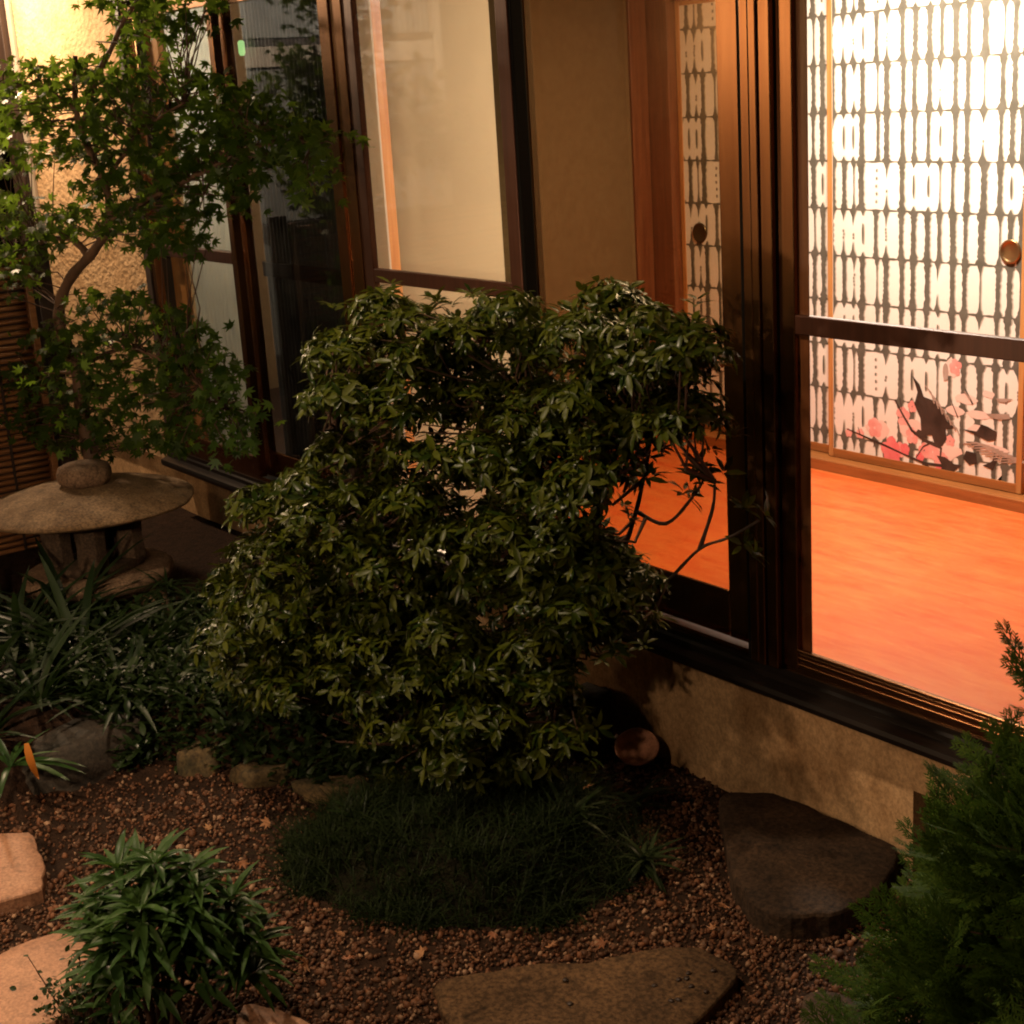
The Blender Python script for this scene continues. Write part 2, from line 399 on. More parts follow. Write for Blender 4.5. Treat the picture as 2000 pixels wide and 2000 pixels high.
M['floor'] = floor_mat()
def emit_mat(name, col, s):
    m, nt, p, out = new_mat(name)
    p.inputs["Emission Color"].default_value = (*col, 1); p.inputs["Emission Strength"].default_value = s
    p.inputs["Base Color"].default_value = (*col, 1)
    return m
M['green_glint'] = emit_mat('green_glint_emission', (0.55, 1.0, 0.35), 2.0)  # glow stands in for a green lamp mirrored in the dark glass

# clump centres in cm
BUSH_CLUMPS = [(-340,-63,145),(-304,-50,122),(-344,-69,84),(-347,-36,109),(-303,-52,36),(-287,-38,112),(-373,-96,54),(-365,-50,28),(-284,-43,89),(-349,-43,114),(-346,-72,19),(-314,-31,56),(-329,-28,82),(-376,-81,58),(-331,-34,96),(-278,-46,129),(-363,-62,32),(-356,-66,48),(-354,-62,72),(-331,-68,20),(-366,-67,93),(-399,-82,71),(-368,-77,81),(-324,-51,136),(-287,-28,115),(-350,-57,55),(-345,-36,39),(-336,-58,55),(-336,-43,21),(-357,-66,99),(-381,-61,22),(-358,-44,60),(-320,-27,75),(-337,-44,80),(-340,-46,53),(-357,-77,90),(-296,-20,127),(-290,-15,122),(-317,-27,114),(-367,-55,123),(-366,-84,94),(-351,-78,66),(-335,-51,135),(-348,-49,94),(-264,-39,137),(-310,-18,144),(-356,-54,94),(-313,-43,43),(-334,-48,65),(-321,-58,42),(-384,-65,102),(-343,-61,25),(-379,-79,28),(-386,-68,61),(-334,-36,136),(-301,-29,59),(-326,-44,125),(-349,-46,41),(-364,-71,71),(-387,-62,125),(-301,-34,76),(-313,-47,73),(-334,-66,123),(-304,-43,38),(-292,-38,101),(-327,-64,138),(-366,-78,45),(-364,-84,78),(-405,-88,46),(-283,-35,124),(-397,-85,79),(-273,-46,144),(-315,-34,92),(-357,-45,123),(-357,-71,124),(-348,-56,87),(-346,-68,137),(-348,-74,85),(-395,-100,39),(-286,-37,81),(-270,-44,149),(-287,-37,119),(-320,-61,23),(-391,-92,43),(-399,-85,57),(-379,-87,94),(-358,-45,69),(-316,-50,107),(-323,-25,65),(-382,-64,110),(-344,-56,108),(-274,-24,113),(-358,-51,77),(-373,-54,85),(-305,-32,88),(-324,-37,130),(-281,-49,76),(-345,-77,61),(-325,-64,39),(-387,-98,64),(-381,-81,63),(-366,-51,42),(-369,-87,86),(-376,-88,56),(-296,-34,133),(-280,-43,74),(-318,-26,122),(-393,-77,30),(-363,-68,136),(-366,-76,96),(-340,-36,53),(-297,-37,139),(-353,-46,141),(-371,-60,128),(-357,-61,62),(-359,-55,100),(-311,-55,93),(-349,-81,27),(-316,-24,105),(-327,-53,144),(-271,-23,132),(-343,-38,88),(-392,-87,36),(-310,-56,46),(-282,-17,118),(-369,-89,50),(-327,-27,103),(-323,-38,90),(-327,-59,86),(-371,-54,17),(-319,-45,111),(-316,-58,106),(-340,-35,60),(-279,-29,112),(-290,-53,39),(-269,-34,142),(-311,-46,80),(-392,-61,46),(-296,-53,71),(-381,-58,104),(-320,-30,133),(-302,-46,54),(-332,-36,44),(-373,-52,141),(-377,-99,35),(-265,-41,123),(-415,-85,61),(-376,-68,120),(-364,-80,28),(-352,-38,67),(-317,-48,25),(-318,-51,80),(-309,-47,59),(-324,-64,17),(-354,-65,109),(-350,-51,113),(-343,-46,103),(-357,-73,41),(-313,-34,101),(-329,-56,26),(-308,-46,127),(-272,-46,138),(-359,-52,59),(-369,-46,126),(-376,-70,31),(-353,-71,117),(-349,-78,105),(-364,-56,37),(-340,-65,116),(-310,-30,50),(-282,-31,140),(-331,-40,144),(-307,-48,24),(-351,-38,125),(-386,-60,40),(-350,-66,56),(-402,-77,20),(-328,-68,54),(-275,-22,137),(-365,-91,77),(-340,-32,113),(-391,-102,49),(-357,-58,13),(-318,-39,139),(-375,-77,49),(-269,-47,73),(-333,-68,114),(-301,-53,43),(-331,-40,83),(-351,-49,141),(-317,-33,28),(-277,-47,73),(-335,-66,61),(-371,-73,74),(-263,-32,134),(-343,-67,99),(-325,-61,106),(-353,-46,106),(-392,-93,37),(-309,-31,52),(-391,-72,89),(-353,-35,136),(-402,-83,84),(-383,-62,130),(-377,-72,45),(-283,-48,77),(-318,-30,132),(-363,-65,60),(-371,-66,26),(-333,-52,39),(-338,-28,112),(-337,-35,29),(-354,-41,131),(-292,-20,117),(-331,-60,34),(-338,-54,68),(-337,-42,114),(-336,-66,73),(-305,-43,114),(-390,-77,82),(-357,-81,93),(-344,-42,126),(-329,-37,98),(-293,-43,81),(-341,-50,49),(-282,-20,111),(-319,-35,68),(-401,-72,67),(-314,-43,26),(-391,-99,59),(-267,-40,143),(-355,-73,21),(-384,-85,30),(-348,-79,92),(-291,-48,103),(-379,-99,57),(-318,-51,69),(-314,-59,80),(-329,-42,126),(-290,-44,113),(-332,-52,14),(-272,-42,147),(-302,-47,92),(-344,-75,101),(-281,-40,116),(-391,-67,23),(-314,-31,124),(-305,-29,126),(-350,-57,23),(-375,-58,110),(-345,-35,99),(-413,-90,35),(-385,-94,70),(-372,-89,52),(-295,-27,122),(-358,-57,131),(-288,-35,133),(-331,-63,45),(-347,-50,115),(-353,-41,74),(-354,-80,122),(-366,-57,123),(-368,-70,38),(-357,-76,111),(-391,-77,60),(-277,-25,138),(-338,-57,130),(-377,-65,61),(-353,-66,52),(-331,-68,87),(-274,-33,133),(-332,-29,50),(-367,-68,71),(-372,-55,21),(-361,-57,40),(-349,-58,31),(-328,-31,42),(-378,-62,43),(-393,-86,76),(-349,-57,124),(-359,-45,84),(-417,-89,41),(-409,-90,60),(-371,-58,73),(-389,-68,57),(-354,-56,12),(-310,-42,122),(-366,-63,136),(-353,-47,11),(-303,-52,141),(-267,-27,119),(-311,-23,113),(-300,-42,67),(-326,-46,25),(-405,-81,39),(-303,-46,103),(-334,-32,106),(-364,-82,59),(-321,-50,51),(-294,-26,77),(-314,-53,144),(-317,-58,92),(-340,-71,90),(-366,-64,41),(-391,-73,35),(-387,-65,93),(-328,-48,58),(-398,-81,34),(-349,-65,116),(-311,-25,90),(-398,-84,52),(-372,-55,141),(-289,-26,110),(-289,-47,144),(-336,-44,27),(-339,-37,133),(-349,-66,61),(-373,-69,125),(-292,-52,87),(-279,-40,141),(-361,-84,83),(-418,-95,31),(-388,-64,12),(-295,-41,123),(-335,-67,96),(-345,-73,108),(-343,-58,101),(-337,-40,93),(-337,-28,83),(-282,-45,110),(-336,-30,73),(-415,-79,16),(-291,-15,121),(-340,-53,123),(-369,-51,69),(-365,-48,142),(-307,-25,143),(-377,-59,122),(-288,-35,73),(-341,-76,45),(-368,-59,64),(-302,-33,85),(-330,-63,81),(-327,-42,17),(-338,-48,21),(-348,-51,53),(-294,-39,136),(-371,-54,12),(-316,-44,66),(-302,-53,134),(-353,-54,136),(-406,-75,86),(-303,-57,52),(-311,-21,72),(-348,-45,91),(-344,-60,49),(-323,-41,70),(-400,-72,48),(-378,-67,51),(-286,-50,120),(-349,-39,61),(-403,-77,62),(-379,-78,70),(-320,-60,123)]
BUSH_LOBES = [(-280,-46,137),(-309,-57,106),(-333,-71,46),(-322,-44,72),(-389,-90,43),(-286,-22,123),(-294,-38,113),(-367,-84,72),(-389,-96,58),(-339,-39,135),(-352,-57,122),(-359,-66,88),(-336,-75,117),(-376,-62,29),(-364,-97,75),(-345,-39,117),(-292,-56,100),(-320,-65,83),(-310,-30,77),(-347,-50,85),(-394,-79,87),(-348,-75,62),(-362,-51,98),(-318,-48,51),(-313,-42,129),(-297,-32,123),(-307,-45,115),(-343,-59,67),(-290,-45,70),(-356,-69,133),(-388,-74,77),(-351,-61,79),(-364,-88,54),(-332,-46,62),(-315,-70,53),(-337,-57,132),(-304,-63,92),(-299,-53,49),(-305,-44,59),(-334,-70,142),(-329,-46,32),(-259,-51,144),(-346,-85,83),(-346,-50,117),(-317,-72,40),(-377,-72,57),(-322,-33,78),(-362,-63,22),(-295,-56,36),(-369,-80,40),(-322,-71,62),(-288,-38,146),(-362,-71,104),(-365,-71,116),(-388,-68,87),(-341,-47,96),(-401,-98,41),(-286,-28,115),(-285,-40,77),(-300,-34,99),(-337,-78,77),(-278,-21,134),(-338,-78,54),(-359,-97,43),(-259,-39,121),(-304,-59,118),(-286,-51,141),(-383,-77,71),(-291,-52,92),(-322,-39,29),(-312,-60,49),(-304,-46,115),(-297,-43,137),(-363,-61,78),(-400,-86,35),(-361,-99,65),(-369,-60,108),(-339,-61,65),(-319,-41,124),(-295,-51,65),(-340,-45,126),(-285,-41,113),(-317,-58,71),(-301,-52,76),(-378,-76,52),(-401,-78,80),(-328,-66,85),(-311,-67,39),(-374,-72,82),(-321,-63,56),(-333,-47,137),(-323,-70,108),(-342,-75,46),(-286,-41,72),(-343,-86,57),(-341,-48,96),(-335,-67,124),(-355,-64,94),(-350,-52,137),(-287,-49,83),(-358,-77,104),(-388,-74,27),(-346,-68,57),(-352,-54,25),(-291,-25,121),(-353,-78,131),(-271,-49,138),(-285,-38,146),(-363,-77,69),(-302,-44,104),(-333,-37,109),(-388,-102,48),(-323,-52,90),(-256,-49,122),(-308,-56,26),(-295,-42,122),(-359,-72,21),(-303,-54,97),(-315,-47,83),(-332,-34,138),(-339,-49,116),(-387,-80,41),(-246,-51,140),(-317,-73,29),(-334,-79,76),(-353,-59,130),(-360,-57,140),(-410,-87,55),(-313,-43,48),(-356,-53,36),(-359,-66,121),(-397,-85,70),(-365,-85,96),(-335,-63,94),(-316,-51,103),(-354,-80,120),(-324,-47,106),(-312,-38,132),(-342,-44,20),(-296,-25,110),(-338,-65,90),(-303,-55,103),(-342,-65,24),(-310,-42,36),(-327,-69,117),(-370,-105,45),(-342,-84,125),(-365,-101,78),(-362,-93,53),(-324,-37,121),(-345,-64,38),(-362,-84,94),(-339,-57,127),(-306,-56,145),(-295,-60,86),(-350,-60,68),(-365,-73,102),(-345,-78,83),(-268,-38,124),(-330,-54,75),(-367,-56,130),(-340,-81,40),(-281,-46,130),(-337,-48,50),(-342,-82,97),(-286,-39,71),(-356,-76,62),(-301,-58,72),(-358,-75,133),(-282,-55,101),(-254,-46,136),(-391,-73,72),(-345,-52,94),(-306,-52,57),(-325,-56,136),(-286,-55,73),(-337,-74,118),(-285,-32,141),(-383,-86,85),(-376,-85,34),(-369,-63,42),(-403,-83,52),(-330,-49,121),(-287,-53,124),(-354,-62,57),(-290,-42,82),(-311,-30,107),(-366,-57,94),(-360,-51,139),(-368,-81,64),(-337,-55,42),(-338,-40,86),(-332,-60,17),(-372,-107,57),(-328,-65,62),(-317,-47,133),(-349,-86,44),(-341,-51,82),(-306,-47,110),(-292,-52,88),(-262,-50,134),(-289,-43,140),(-311,-57,49),(-350,-85,55),(-301,-30,61),(-330,-72,48),(-329,-72,133),(-280,-37,119),(-329,-74,95),(-322,-70,86),(-342,-70,144),(-271,-32,131),(-291,-42,128),(-332,-48,37),(-318,-61,75),(-322,-57,53),(-323,-34,62),(-341,-60,22),(-321,-63,138),(-337,-79,34),(-364,-90,45),(-348,-50,110),(-377,-70,38),(-306,-50,136),(-281,-54,107),(-331,-50,125),(-371,-60,51),(-380,-83,76),(-302,-43,86),(-278,-52,141),(-348,-81,77),(-324,-39,49),(-312,-61,108),(-356,-64,121),(-329,-43,113),(-312,-55,88),(-324,-38,24),(-335,-73,108),(-299,-24,142),(-310,-55,99),(-388,-82,60),(-300,-54,110),(-351,-88,90),(-267,-49,133),(-336,-58,60),(-304,-34,115),(-405,-91,37),(-368,-99,59),(-359,-81,60),(-305,-46,122),(-368,-69,106),(-388,-88,86),(-351,-51,97),(-385,-70,92),(-321,-49,139),(-337,-70,72),(-367,-71,29),(-322,-35,35),(-297,-35,75),(-325,-57,20),(-375,-60,77),(-371,-63,127),(-405,-89,59),(-272,-28,119),(-306,-38,57),(-357,-68,43),(-286,-25,137),(-289,-37,109),(-370,-66,90),(-371,-100,39),(-356,-78,119),(-316,-51,64),(-348,-64,52)]
MAPLE_CLUMPS = [(-522,-29,232),(-540,-35,235),(-525,-32,224),(-540,-29,236),(-533,-34,228),(-575,-47,213),(-573,-30,233),(-518,-26,227),(-557,-32,226),(-581,-29,238),(-577,-30,226),(-491,-37,232),(-551,-35,236),(-523,-43,229),(-582,-39,217),(-516,-43,223),(-553,-47,237),(-582,-49,216),(-548,-41,236),(-514,-26,233),(-560,-27,234),(-597,-37,214),(-510,-36,233),(-513,-41,228),(-517,-34,224),(-513,-31,226),(-544,-39,224),(-552,-25,235),(-536,-31,224),(-539,-38,228),(-533,-45,230),(-553,-50,217),(-542,-45,222),(-560,-46,237),(-499,-32,227),(-567,-36,233),(-586,-47,216),(-628,-57,219),(-606,-39,210),(-609,-54,214),(-586,-59,203),(-619,-53,206),(-567,-49,203),(-616,-45,217),(-555,-52,210),(-622,-53,219),(-617,-50,182),(-607,-67,195),(-614,-57,185),(-599,-59,197),(-581,-50,190),(-611,-68,202),(-597,-64,211),(-625,-63,180),(-609,-48,180),(-573,-51,196),(-601,-47,201),(-577,-42,196),(-621,-65,213),(-574,-54,184),(-605,-54,188),(-635,-52,193),(-646,-60,191),(-621,-62,189),(-628,-54,201),(-588,-50,206),(-643,-63,182),(-586,-55,188),(-631,-55,206),(-606,-49,193),(-590,-42,186),(-557,-48,202),(-638,-58,208),(-614,-70,198),(-597,-47,213),(-591,-56,208),(-590,-40,191),(-626,-58,210),(-595,-44,209),(-605,-49,196),(-629,-46,207),(-605,-47,181),(-614,-50,201),(-559,-53,194),(-590,-49,197),(-587,-52,192),(-636,-50,203),(-649,-55,204),(-649,-56,187),(-604,-45,203),(-576,-45,210),(-600,-56,188),(-564,-56,188),(-614,-54,194),(-609,-47,211),(-627,-56,183),(-618,-67,181),(-558,-52,200),(-629,-51,211),(-568,-53,214),(-597,-61,218),(-598,-65,197),(-641,-53,190),(-610,-52,214),(-598,-58,181),(-617,-67,199),(-639,-57,218),(-601,-65,215),(-602,-41,182),(-620,-42,217),(-613,-68,212),(-602,-51,206),(-585,-38,206),(-561,-54,204),(-596,-63,188),(-621,-68,193),(-617,-72,180),(-570,-37,160),(-519,-42,166),(-551,-49,211),(-488,-40,206),(-559,-31,181),(-568,-35,155),(-536,-43,191),(-551,-37,161),(-586,-51,171),(-544,-31,203),(-519,-36,163),(-556,-41,194),(-566,-51,190),(-579,-41,186),(-565,-37,209),(-557,-41,185),(-556,-28,191),(-570,-30,198),(-569,-45,203),(-561,-54,181),(-526,-33,170),(-511,-36,194),(-564,-36,166),(-541,-40,212),(-519,-32,185),(-555,-46,206),(-605,-46,157),(-547,-45,151),(-555,-49,154),(-536,-41,206),(-523,-28,175),(-513,-46,152),(-515,-44,179),(-540,-27,196),(-502,-46,159),(-522,-50,154),(-504,-38,207),(-565,-44,194),(-510,-21,198),(-548,-30,197),(-600,-41,163),(-497,-31,202),(-515,-29,180),(-574,-42,161),(-504,-29,192),(-547,-42,181),(-569,-47,176),(-532,-39,187),(-577,-41,170),(-512,-41,152),(-527,-24,190),(-516,-22,188),(-540,-24,202),(-572,-35,175),(-539,-24,179),(-569,-42,182),(-541,-38,158),(-555,-33,167),(-564,-33,171),(-573,-35,199),(-564,-59,155),(-586,-41,199),(-584,-60,162),(-525,-22,199),(-546,-50,167),(-538,-35,209),(-526,-35,184),(-593,-41,153),(-572,-51,172),(-618,-49,153),(-549,-26,188),(-530,-36,172),(-510,-31,211),(-591,-63,162),(-519,-47,176),(-537,-46,214),(-521,-36,205),(-545,-42,203),(-530,-47,186),(-492,-39,186),(-476,-38,192),(-534,-29,199),(-540,-41,198),(-526,-40,150),(-581,-52,160),(-530,-28,169),(-514,-29,198),(-531,-36,159),(-592,-44,168),(-554,-45,149),(-504,-38,187),(-525,-47,168),(-569,-39,154),(-563,-47,170),(-582,-61,156),(-581,-48,174),(-529,-36,180),(-549,-37,183),(-591,-47,154),(-553,-44,171),(-582,-41,205),(-513,-42,169),(-523,-22,208),(-506,-42,194),(-586,-43,187),(-551,-52,157),(-520,-20,191),(-557,-47,202),(-496,-35,187),(-546,-37,212),(-540,-45,204),(-537,-28,205),(-484,-38,197),(-544,-49,188),(-559,-39,197),(-543,-44,152),(-560,-49,175),(-584,-37,196),(-524,-42,201),(-532,-45,178),(-531,-32,162),(-586,-38,181),(-538,-42,192),(-568,-36,176),(-526,-30,151),(-571,-37,210),(-562,-49,163),(-539,-46,214),(-546,-40,159),(-555,-51,210),(-517,-35,159),(-516,-40,185),(-520,-42,189),(-598,-61,161),(-518,-28,204),(-536,-39,161),(-541,-37,154),(-530,-40,170),(-528,-23,179),(-570,-51,180),(-547,-46,164),(-535,-38,209),(-585,-44,156),(-549,-31,183),(-552,-29,194),(-504,-36,192),(-484,-38,201),(-589,-51,173),(-536,-25,178),(-539,-36,176),(-548,-38,172),(-591,-40,192),(-562,-38,192),(-503,-39,208),(-548,-27,174),(-569,-49,198),(-519,-50,151),(-592,-57,161),(-566,-36,184),(-457,-14,184),(-487,-38,176),(-468,-20,185),(-508,-26,190),(-456,-35,192),(-441,-30,176),(-485,-37,196),(-505,-18,186),(-455,-20,182),(-490,-34,203),(-476,-33,176),(-485,-25,199),(-501,-24,194),(-482,-15,179),(-478,-18,189),(-479,-38,179),(-496,-33,182),(-476,-27,184),(-490,-23,194),(-468,-15,188),(-498,-28,167),(-502,-22,202),(-442,-30,169),(-500,-21,180),(-507,-21,190),(-460,-35,179),(-506,-30,170),(-489,-31,174),(-455,-29,176),(-488,-15,183),(-455,-25,179),(-488,-18,197),(-479,-36,197),(-468,-15,176),(-460,-28,188),(-463,-30,182),(-468,-36,191),(-517,-24,184),(-506,-28,174),(-449,-29,184),(-467,-34,186),(-477,-24,194),(-481,-31,176),(-432,-28,185),(-484,-31,184),(-518,-22,193),(-450,-21,189),(-475,-27,199),(-494,-36,179),(-439,-34,174),(-482,-36,202),(-497,-28,166),(-458,-30,178),(-497,-28,171),(-478,-37,180),(-478,-36,191),(-446,-29,190),(-449,-23,182),(-470,-36,200),(-519,-23,167),(-469,-31,177),(-498,-18,180),(-448,-27,169),(-495,-20,195),(-449,-30,179),(-616,-72,151),(-643,-68,153),(-613,-67,157),(-605,-64,162),(-641,-59,165),(-632,-63,146),(-619,-60,152),(-648,-59,139),(-601,-59,157),(-648,-63,166),(-635,-71,144),(-617,-68,135),(-623,-67,161),(-629,-70,136),(-602,-60,151),(-608,-63,147),(-652,-68,131),(-652,-64,161),(-609,-76,140),(-610,-74,155),(-607,-57,152),(-626,-68,145),(-615,-78,145),(-626,-53,160),(-610,-69,168),(-610,-62,148),(-622,-64,149),(-633,-56,156),(-641,-59,161),(-606,-70,140),(-633,-67,165),(-621,-76,134),(-605,-54,160),(-631,-56,165),(-657,-62,157),(-633,-72,150),(-633,-65,133),(-652,-62,170),(-606,-65,110),(-634,-59,70),(-587,-54,69),(-518,-43,115),(-647,-64,74),(-502,-44,103),(-490,-45,79),(-564,-58,128),(-641,-73,96),(-582,-56,98),(-640,-70,81),(-562,-52,102),(-621,-63,80),(-529,-57,87),(-572,-53,117),(-530,-35,92),(-581,-52,93),(-578,-65,99),(-623,-57,97),(-619,-52,99),(-530,-46,86),(-526,-53,98),(-648,-64,95),(-659,-72,80),(-554,-48,115),(-549,-37,88),(-565,-50,130),(-533,-43,104),(-520,-38,105),(-558,-35,121),(-600,-51,111),(-493,-40,87),(-532,-51,103),(-554,-57,91),(-518,-33,109),(-517,-43,121),(-575,-40,99),(-595,-49,73),(-580,-44,70),(-551,-40,76),(-594,-49,82),(-530,-39,98),(-565,-56,105),(-518,-30,93),(-615,-59,71),(-609,-62,86),(-623,-64,103),(-626,-71,71),(-523,-35,113),(-561,-53,125),(-567,-63,129),(-573,-62,84),(-635,-74,74),(-524,-55,92),(-567,-54,80),(-548,-44,72),(-581,-60,75),(-487,-43,84),(-572,-62,107),(-600,-74,91),(-533,-55,80),(-570,-40,108),(-531,-46,114),(-512,-37,79),(-552,-33,119),(-605,-75,96),(-529,-31,82),(-591,-63,112),(-564,-61,122),(-578,-43,79),(-575,-68,93),(-595,-46,107),(-569,-48,95),(-572,-40,127),(-503,-52,93),(-567,-39,117),(-555,-48,92),(-580,-70,84),(-607,-70,116),(-576,-43,119),(-528,-43,81),(-484,-46,106),(-504,-46,92),(-615,-62,66),(-594,-59,123),(-628,-73,92),(-587,-61,86),(-603,-73,72),(-580,-65,80),(-589,-65,118),(-607,-61,93),(-600,-51,88),(-520,-44,108),(-506,-32,89),(-595,-72,97),(-534,-50,109),(-533,-51,128),(-511,-30,105),(-530,-36,80),(-612,-56,65),(-651,-73,88),(-546,-41,117),(-556,-60,76),(-546,-39,95),(-511,-51,113),(-550,-58,116),(-532,-52,81),(-567,-56,86),(-581,-54,122),(-570,-42,77),(-564,-39,95),(-580,-51,103),(-521,-40,85),(-555,-56,132),(-596,-65,82),(-611,-62,86),(-563,-44,89),(-543,-47,125),(-637,-67,82),(-594,-51,128),(-491,-37,85),(-584,-63,109),(-517,-51,117),(-588,-58,93),(-552,-57,76),(-573,-58,75),(-595,-55,83),(-523,-50,122),(-530,-47,89),(-631,-65,72),(-610,-81,80),(-507,-37,105),(-624,-70,99),(-618,-56,90),(-493,-48,84),(-532,-37,105),(-608,-64,99),(-559,-45,118),(-595,-50,107),(-498,-44,101),(-559,-40,110),(-513,-29,86),(-595,-61,113),(-530,-40,123),(-530,-43,96),(-598,-56,120),(-497,-42,94),(-593,-71,107),(-542,-31,116),(-616,-61,111),(-605,-55,75),(-602,-71,71),(-546,-59,91),(-654,-73,79),(-510,-34,80),(-623,-62,76),(-536,-53,131),(-647,-68,88),(-560,-50,117),(-582,-68,106),(-640,-61,87),(-577,-64,105),(-626,-65,111),(-575,-62,114),(-555,-52,104),(-552,-59,100),(-569,-43,110),(-600,-55,66),(-503,-34,101),(-559,-64,94),(-514,-35,85),(-567,-45,96),(-589,-66,72),(-512,-43,93),(-615,-58,73),(-584,-45,122),(-544,-40,79),(-520,-40,112),(-555,-50,74),(-532,-55,107),(-531,-51,96),(-520,-50,128),(-596,-61,88),(-561,-64,105),(-499,-43,112),(-542,-38,100),(-527,-50,78),(-546,-43,103),(-569,-52,79),(-631,-67,78),(-562,-59,118),(-619,-79,101),(-600,-61,120),(-540,-35,89),(-560,-65,84),(-497,-50,101),(-531,-48,110),(-552,-52,128),(-614,-67,97),(-514,-35,74),(-479,-46,100),(-512,-40,103),(-616,-68,84),(-569,-58,98),(-518,-36,115),(-548,-61,95)]

# ================================================================ ground
def sstep(a, b, x):
    t = np.clip((x-a)/(b-a), 0, 1)
    return t*t*(3-2*t)

def ground_h(x, y):
    x = np.asarray(x, dtype=float); y = np.asarray(y, dtype=float)
    # the planting bed behind the edging rocks is a hand's breadth higher
    edge = -4.25 + 0.55*sstep(-1.15, -0.75, y)
    bed = 0.16*sstep(0.0, 0.35, edge - x)*sstep(-2.6, -1.5, y)
    return bed + 0.006*np.sin(x*5.1+y*3.3) + 0.005*np.sin(x*2.3-y*6.1)

def build_ground():
    xs = np.concatenate([np.linspace(-16, -7, 10), np.linspace(-6.8, -1.2, 100), np.linspace(-1, 6, 8)])
    ys = np.concatenate([np.linspace(-10, -3, 8), np.linspace(-2.9, 0.35, 60)])
    X, Y = np.meshgrid(xs, ys)
    Z = ground_h(X, Y)
    V = np.stack([X.ravel(), Y.ravel(), Z.ravel()], 1)
    nx, ny = len(xs), len(ys)
    i = np.arange(nx*ny).reshape(ny, nx)
    F = np.stack([i[:-1, :-1].ravel(), i[:-1, 1:].ravel(), i[1:, 1:].ravel(), i[1:, :-1].ravel()], 1)
    tag(mesh_np("ground", V, F, M['soil'], smooth=True), kind="structure")
build_ground()

# ================================================================ house
house = empty("house", (-4.5, 0.1, 0.0), "Japanese house front with bronze sliding glass doors on a low plaster foundation", "house")

# foundation with an under-floor vent
FY0, FY1 = 0.06, 0.19
fm = MB()
fm.box(-8.05, -2.30, FY0, FY1, -0.15, 0.392)
fm.box(-2.30, -1.90, FY0, FY1, 0.234, 0.392)
fm.box(-1.90, -0.2, FY0, FY1, -0.15, 0.392)
found = fm.build("foundation_wall", M['foundation'], house)
box_part("vent_back", M['groove'], found, -2.4, -1.8, 0.42, 0.44, -0.1, 0.39, 0)  # near-black sheet standing in for the darkness under the floor

# sill with its rain nose and the two steps of the sliding track
sill_prof = [(0.055, 0.3925), (-0.030, 0.3925), (-0.043, 0.398), (-0.046, 0.412), (-0.043, 0.424), (-0.030, 0.430),
             (-0.012, 0.436), (-0.012, 0.452), (-0.004, 0.458), (-0.004, 0.472), (0.135, 0.472), (0.135, 0.3925)]
MB().extrude_x(sill_prof, -6.58, -0.2).build("sill", M['bronze_dark'], house)
MB().extrude_x([(0.004, 0.4722), (0.004, 0.484), (0.012, 0.484), (0.012, 0.4722)], -6.52, -0.3).build("track_rail", M['bronze'], house)

# scratched plaster wall at the far end
wallm = MB().box(-7.98, -6.58, 0.03, 0.19, 0.392, 2.95)
plaster = wallm.build("plaster_wall", M['plaster'], house)
box_part("corner_post", M['dark_wood'], house, -8.14, -7.985, -0.02, 0.2, -0.1, 2.95, 0.004)
box_part("trim_strip", M['band'], house, -7.978, -7.925, 0.012, 0.029, 0.40, 2.9, 0.002)
box_part("door_jamb", M['dark_wood'], house, -6.575, -6.52, -0.01, 0.17, 0.473, 2.42, 0.003)

# posts
def post_group(name, segs, parent, z0=0.473, z1=2.42):
    for (x0, x1, y0, y1, mt) in segs:
        box_part(name, M[mt], parent, x0, x1, y0, y1, z0, z1, 0.003)
post_group("post", [(-4.815, -4.745, -0.012, 0.03, 'bronze'), (-4.741, -4.668, -0.006, 0.024, 'bronze')], house)
post_group("pillar", [(-2.783, -2.753, -0.020, -0.004, 'bronze'), (-2.749, -2.724, -0.024, -0.004, 'bronze'), (-2.720, -2.682, -0.020, -0.004, 'bronze')], house)
post_group("pillar_groove", [(-2.798, -2.784, -0.015, 0.040, 'groove'), (-2.784, -2.681, -0.0035, 0.040, 'groove')], house)  # near-black strips imitate the shaded gaps beside and between the pillar profiles

# lintel and the wall above the doors
box_part("lintel", M['bronze_dark'], house, -6.58, -0.2, -0.03, 0.19, 2.422, 2.50, 0.004)
box_part("upper_wall", M['plaster'], house, -6.58, -0.2, 0.03, 0.19, 2.502, 2.95, 0)
box_part("roof", M['dark_wood'], house, -8.4, 0.2, -0.20, 4.2, 2.96, 3.06, 0.01)

# ---- sliding glass doors
def glass_door(x0, x1, y0, y1, ztop, zbot, bottom, stile, midrail, glass, mat='bronze', left=None, left_mat=None):
    left = left or stile
    frame = MB().box(x0, x0+left, y0, y1, zbot, ztop).build("sliding_glass_door", M[left_mat or mat], house, bevel=0.003)
    box_part("stile", M[mat], frame, x1-stile, x1, y0, y1, zbot, ztop, 0.003)
    box_part("bottom_rail", M[mat], frame, x0+left, x1-stile, y0+0.002, y1-0.002, zbot, zbot+bottom, 0.003)
    box_part("top_rail", M[mat], frame, x0+left, x1-stile, y0+0.002, y1-0.002, ztop-0.06, ztop, 0.003)
    # glazing bead on the lower edge
    box_part("glazing_bead", M[mat], frame, x0+left, x1-stile, y0-0.004, y0+0.006, zbot+bottom, zbot+bottom+0.011, 0.002)
    zs = [zbot+bottom, ztop-0.06]
    ym = (y0+y1)/2
    if midrail:
        box_part("middle_rail", M['bronze_red'], frame, x0+left, x1-stile, y0+0.001, y1-0.001, midrail-0.024, midrail+0.024, 0.003)
        spans = [(zs[0], midrail-0.024), (midrail+0.024, zs[1])]
    else:
        spans = [tuple(zs)]
    for a, c in spans:
        box_part("pane", M[glass], frame, x0+left-0.002, x1-stile+0.002, ym-0.002, ym+0.002, a-0.002, c+0.002, 0)
    return frame

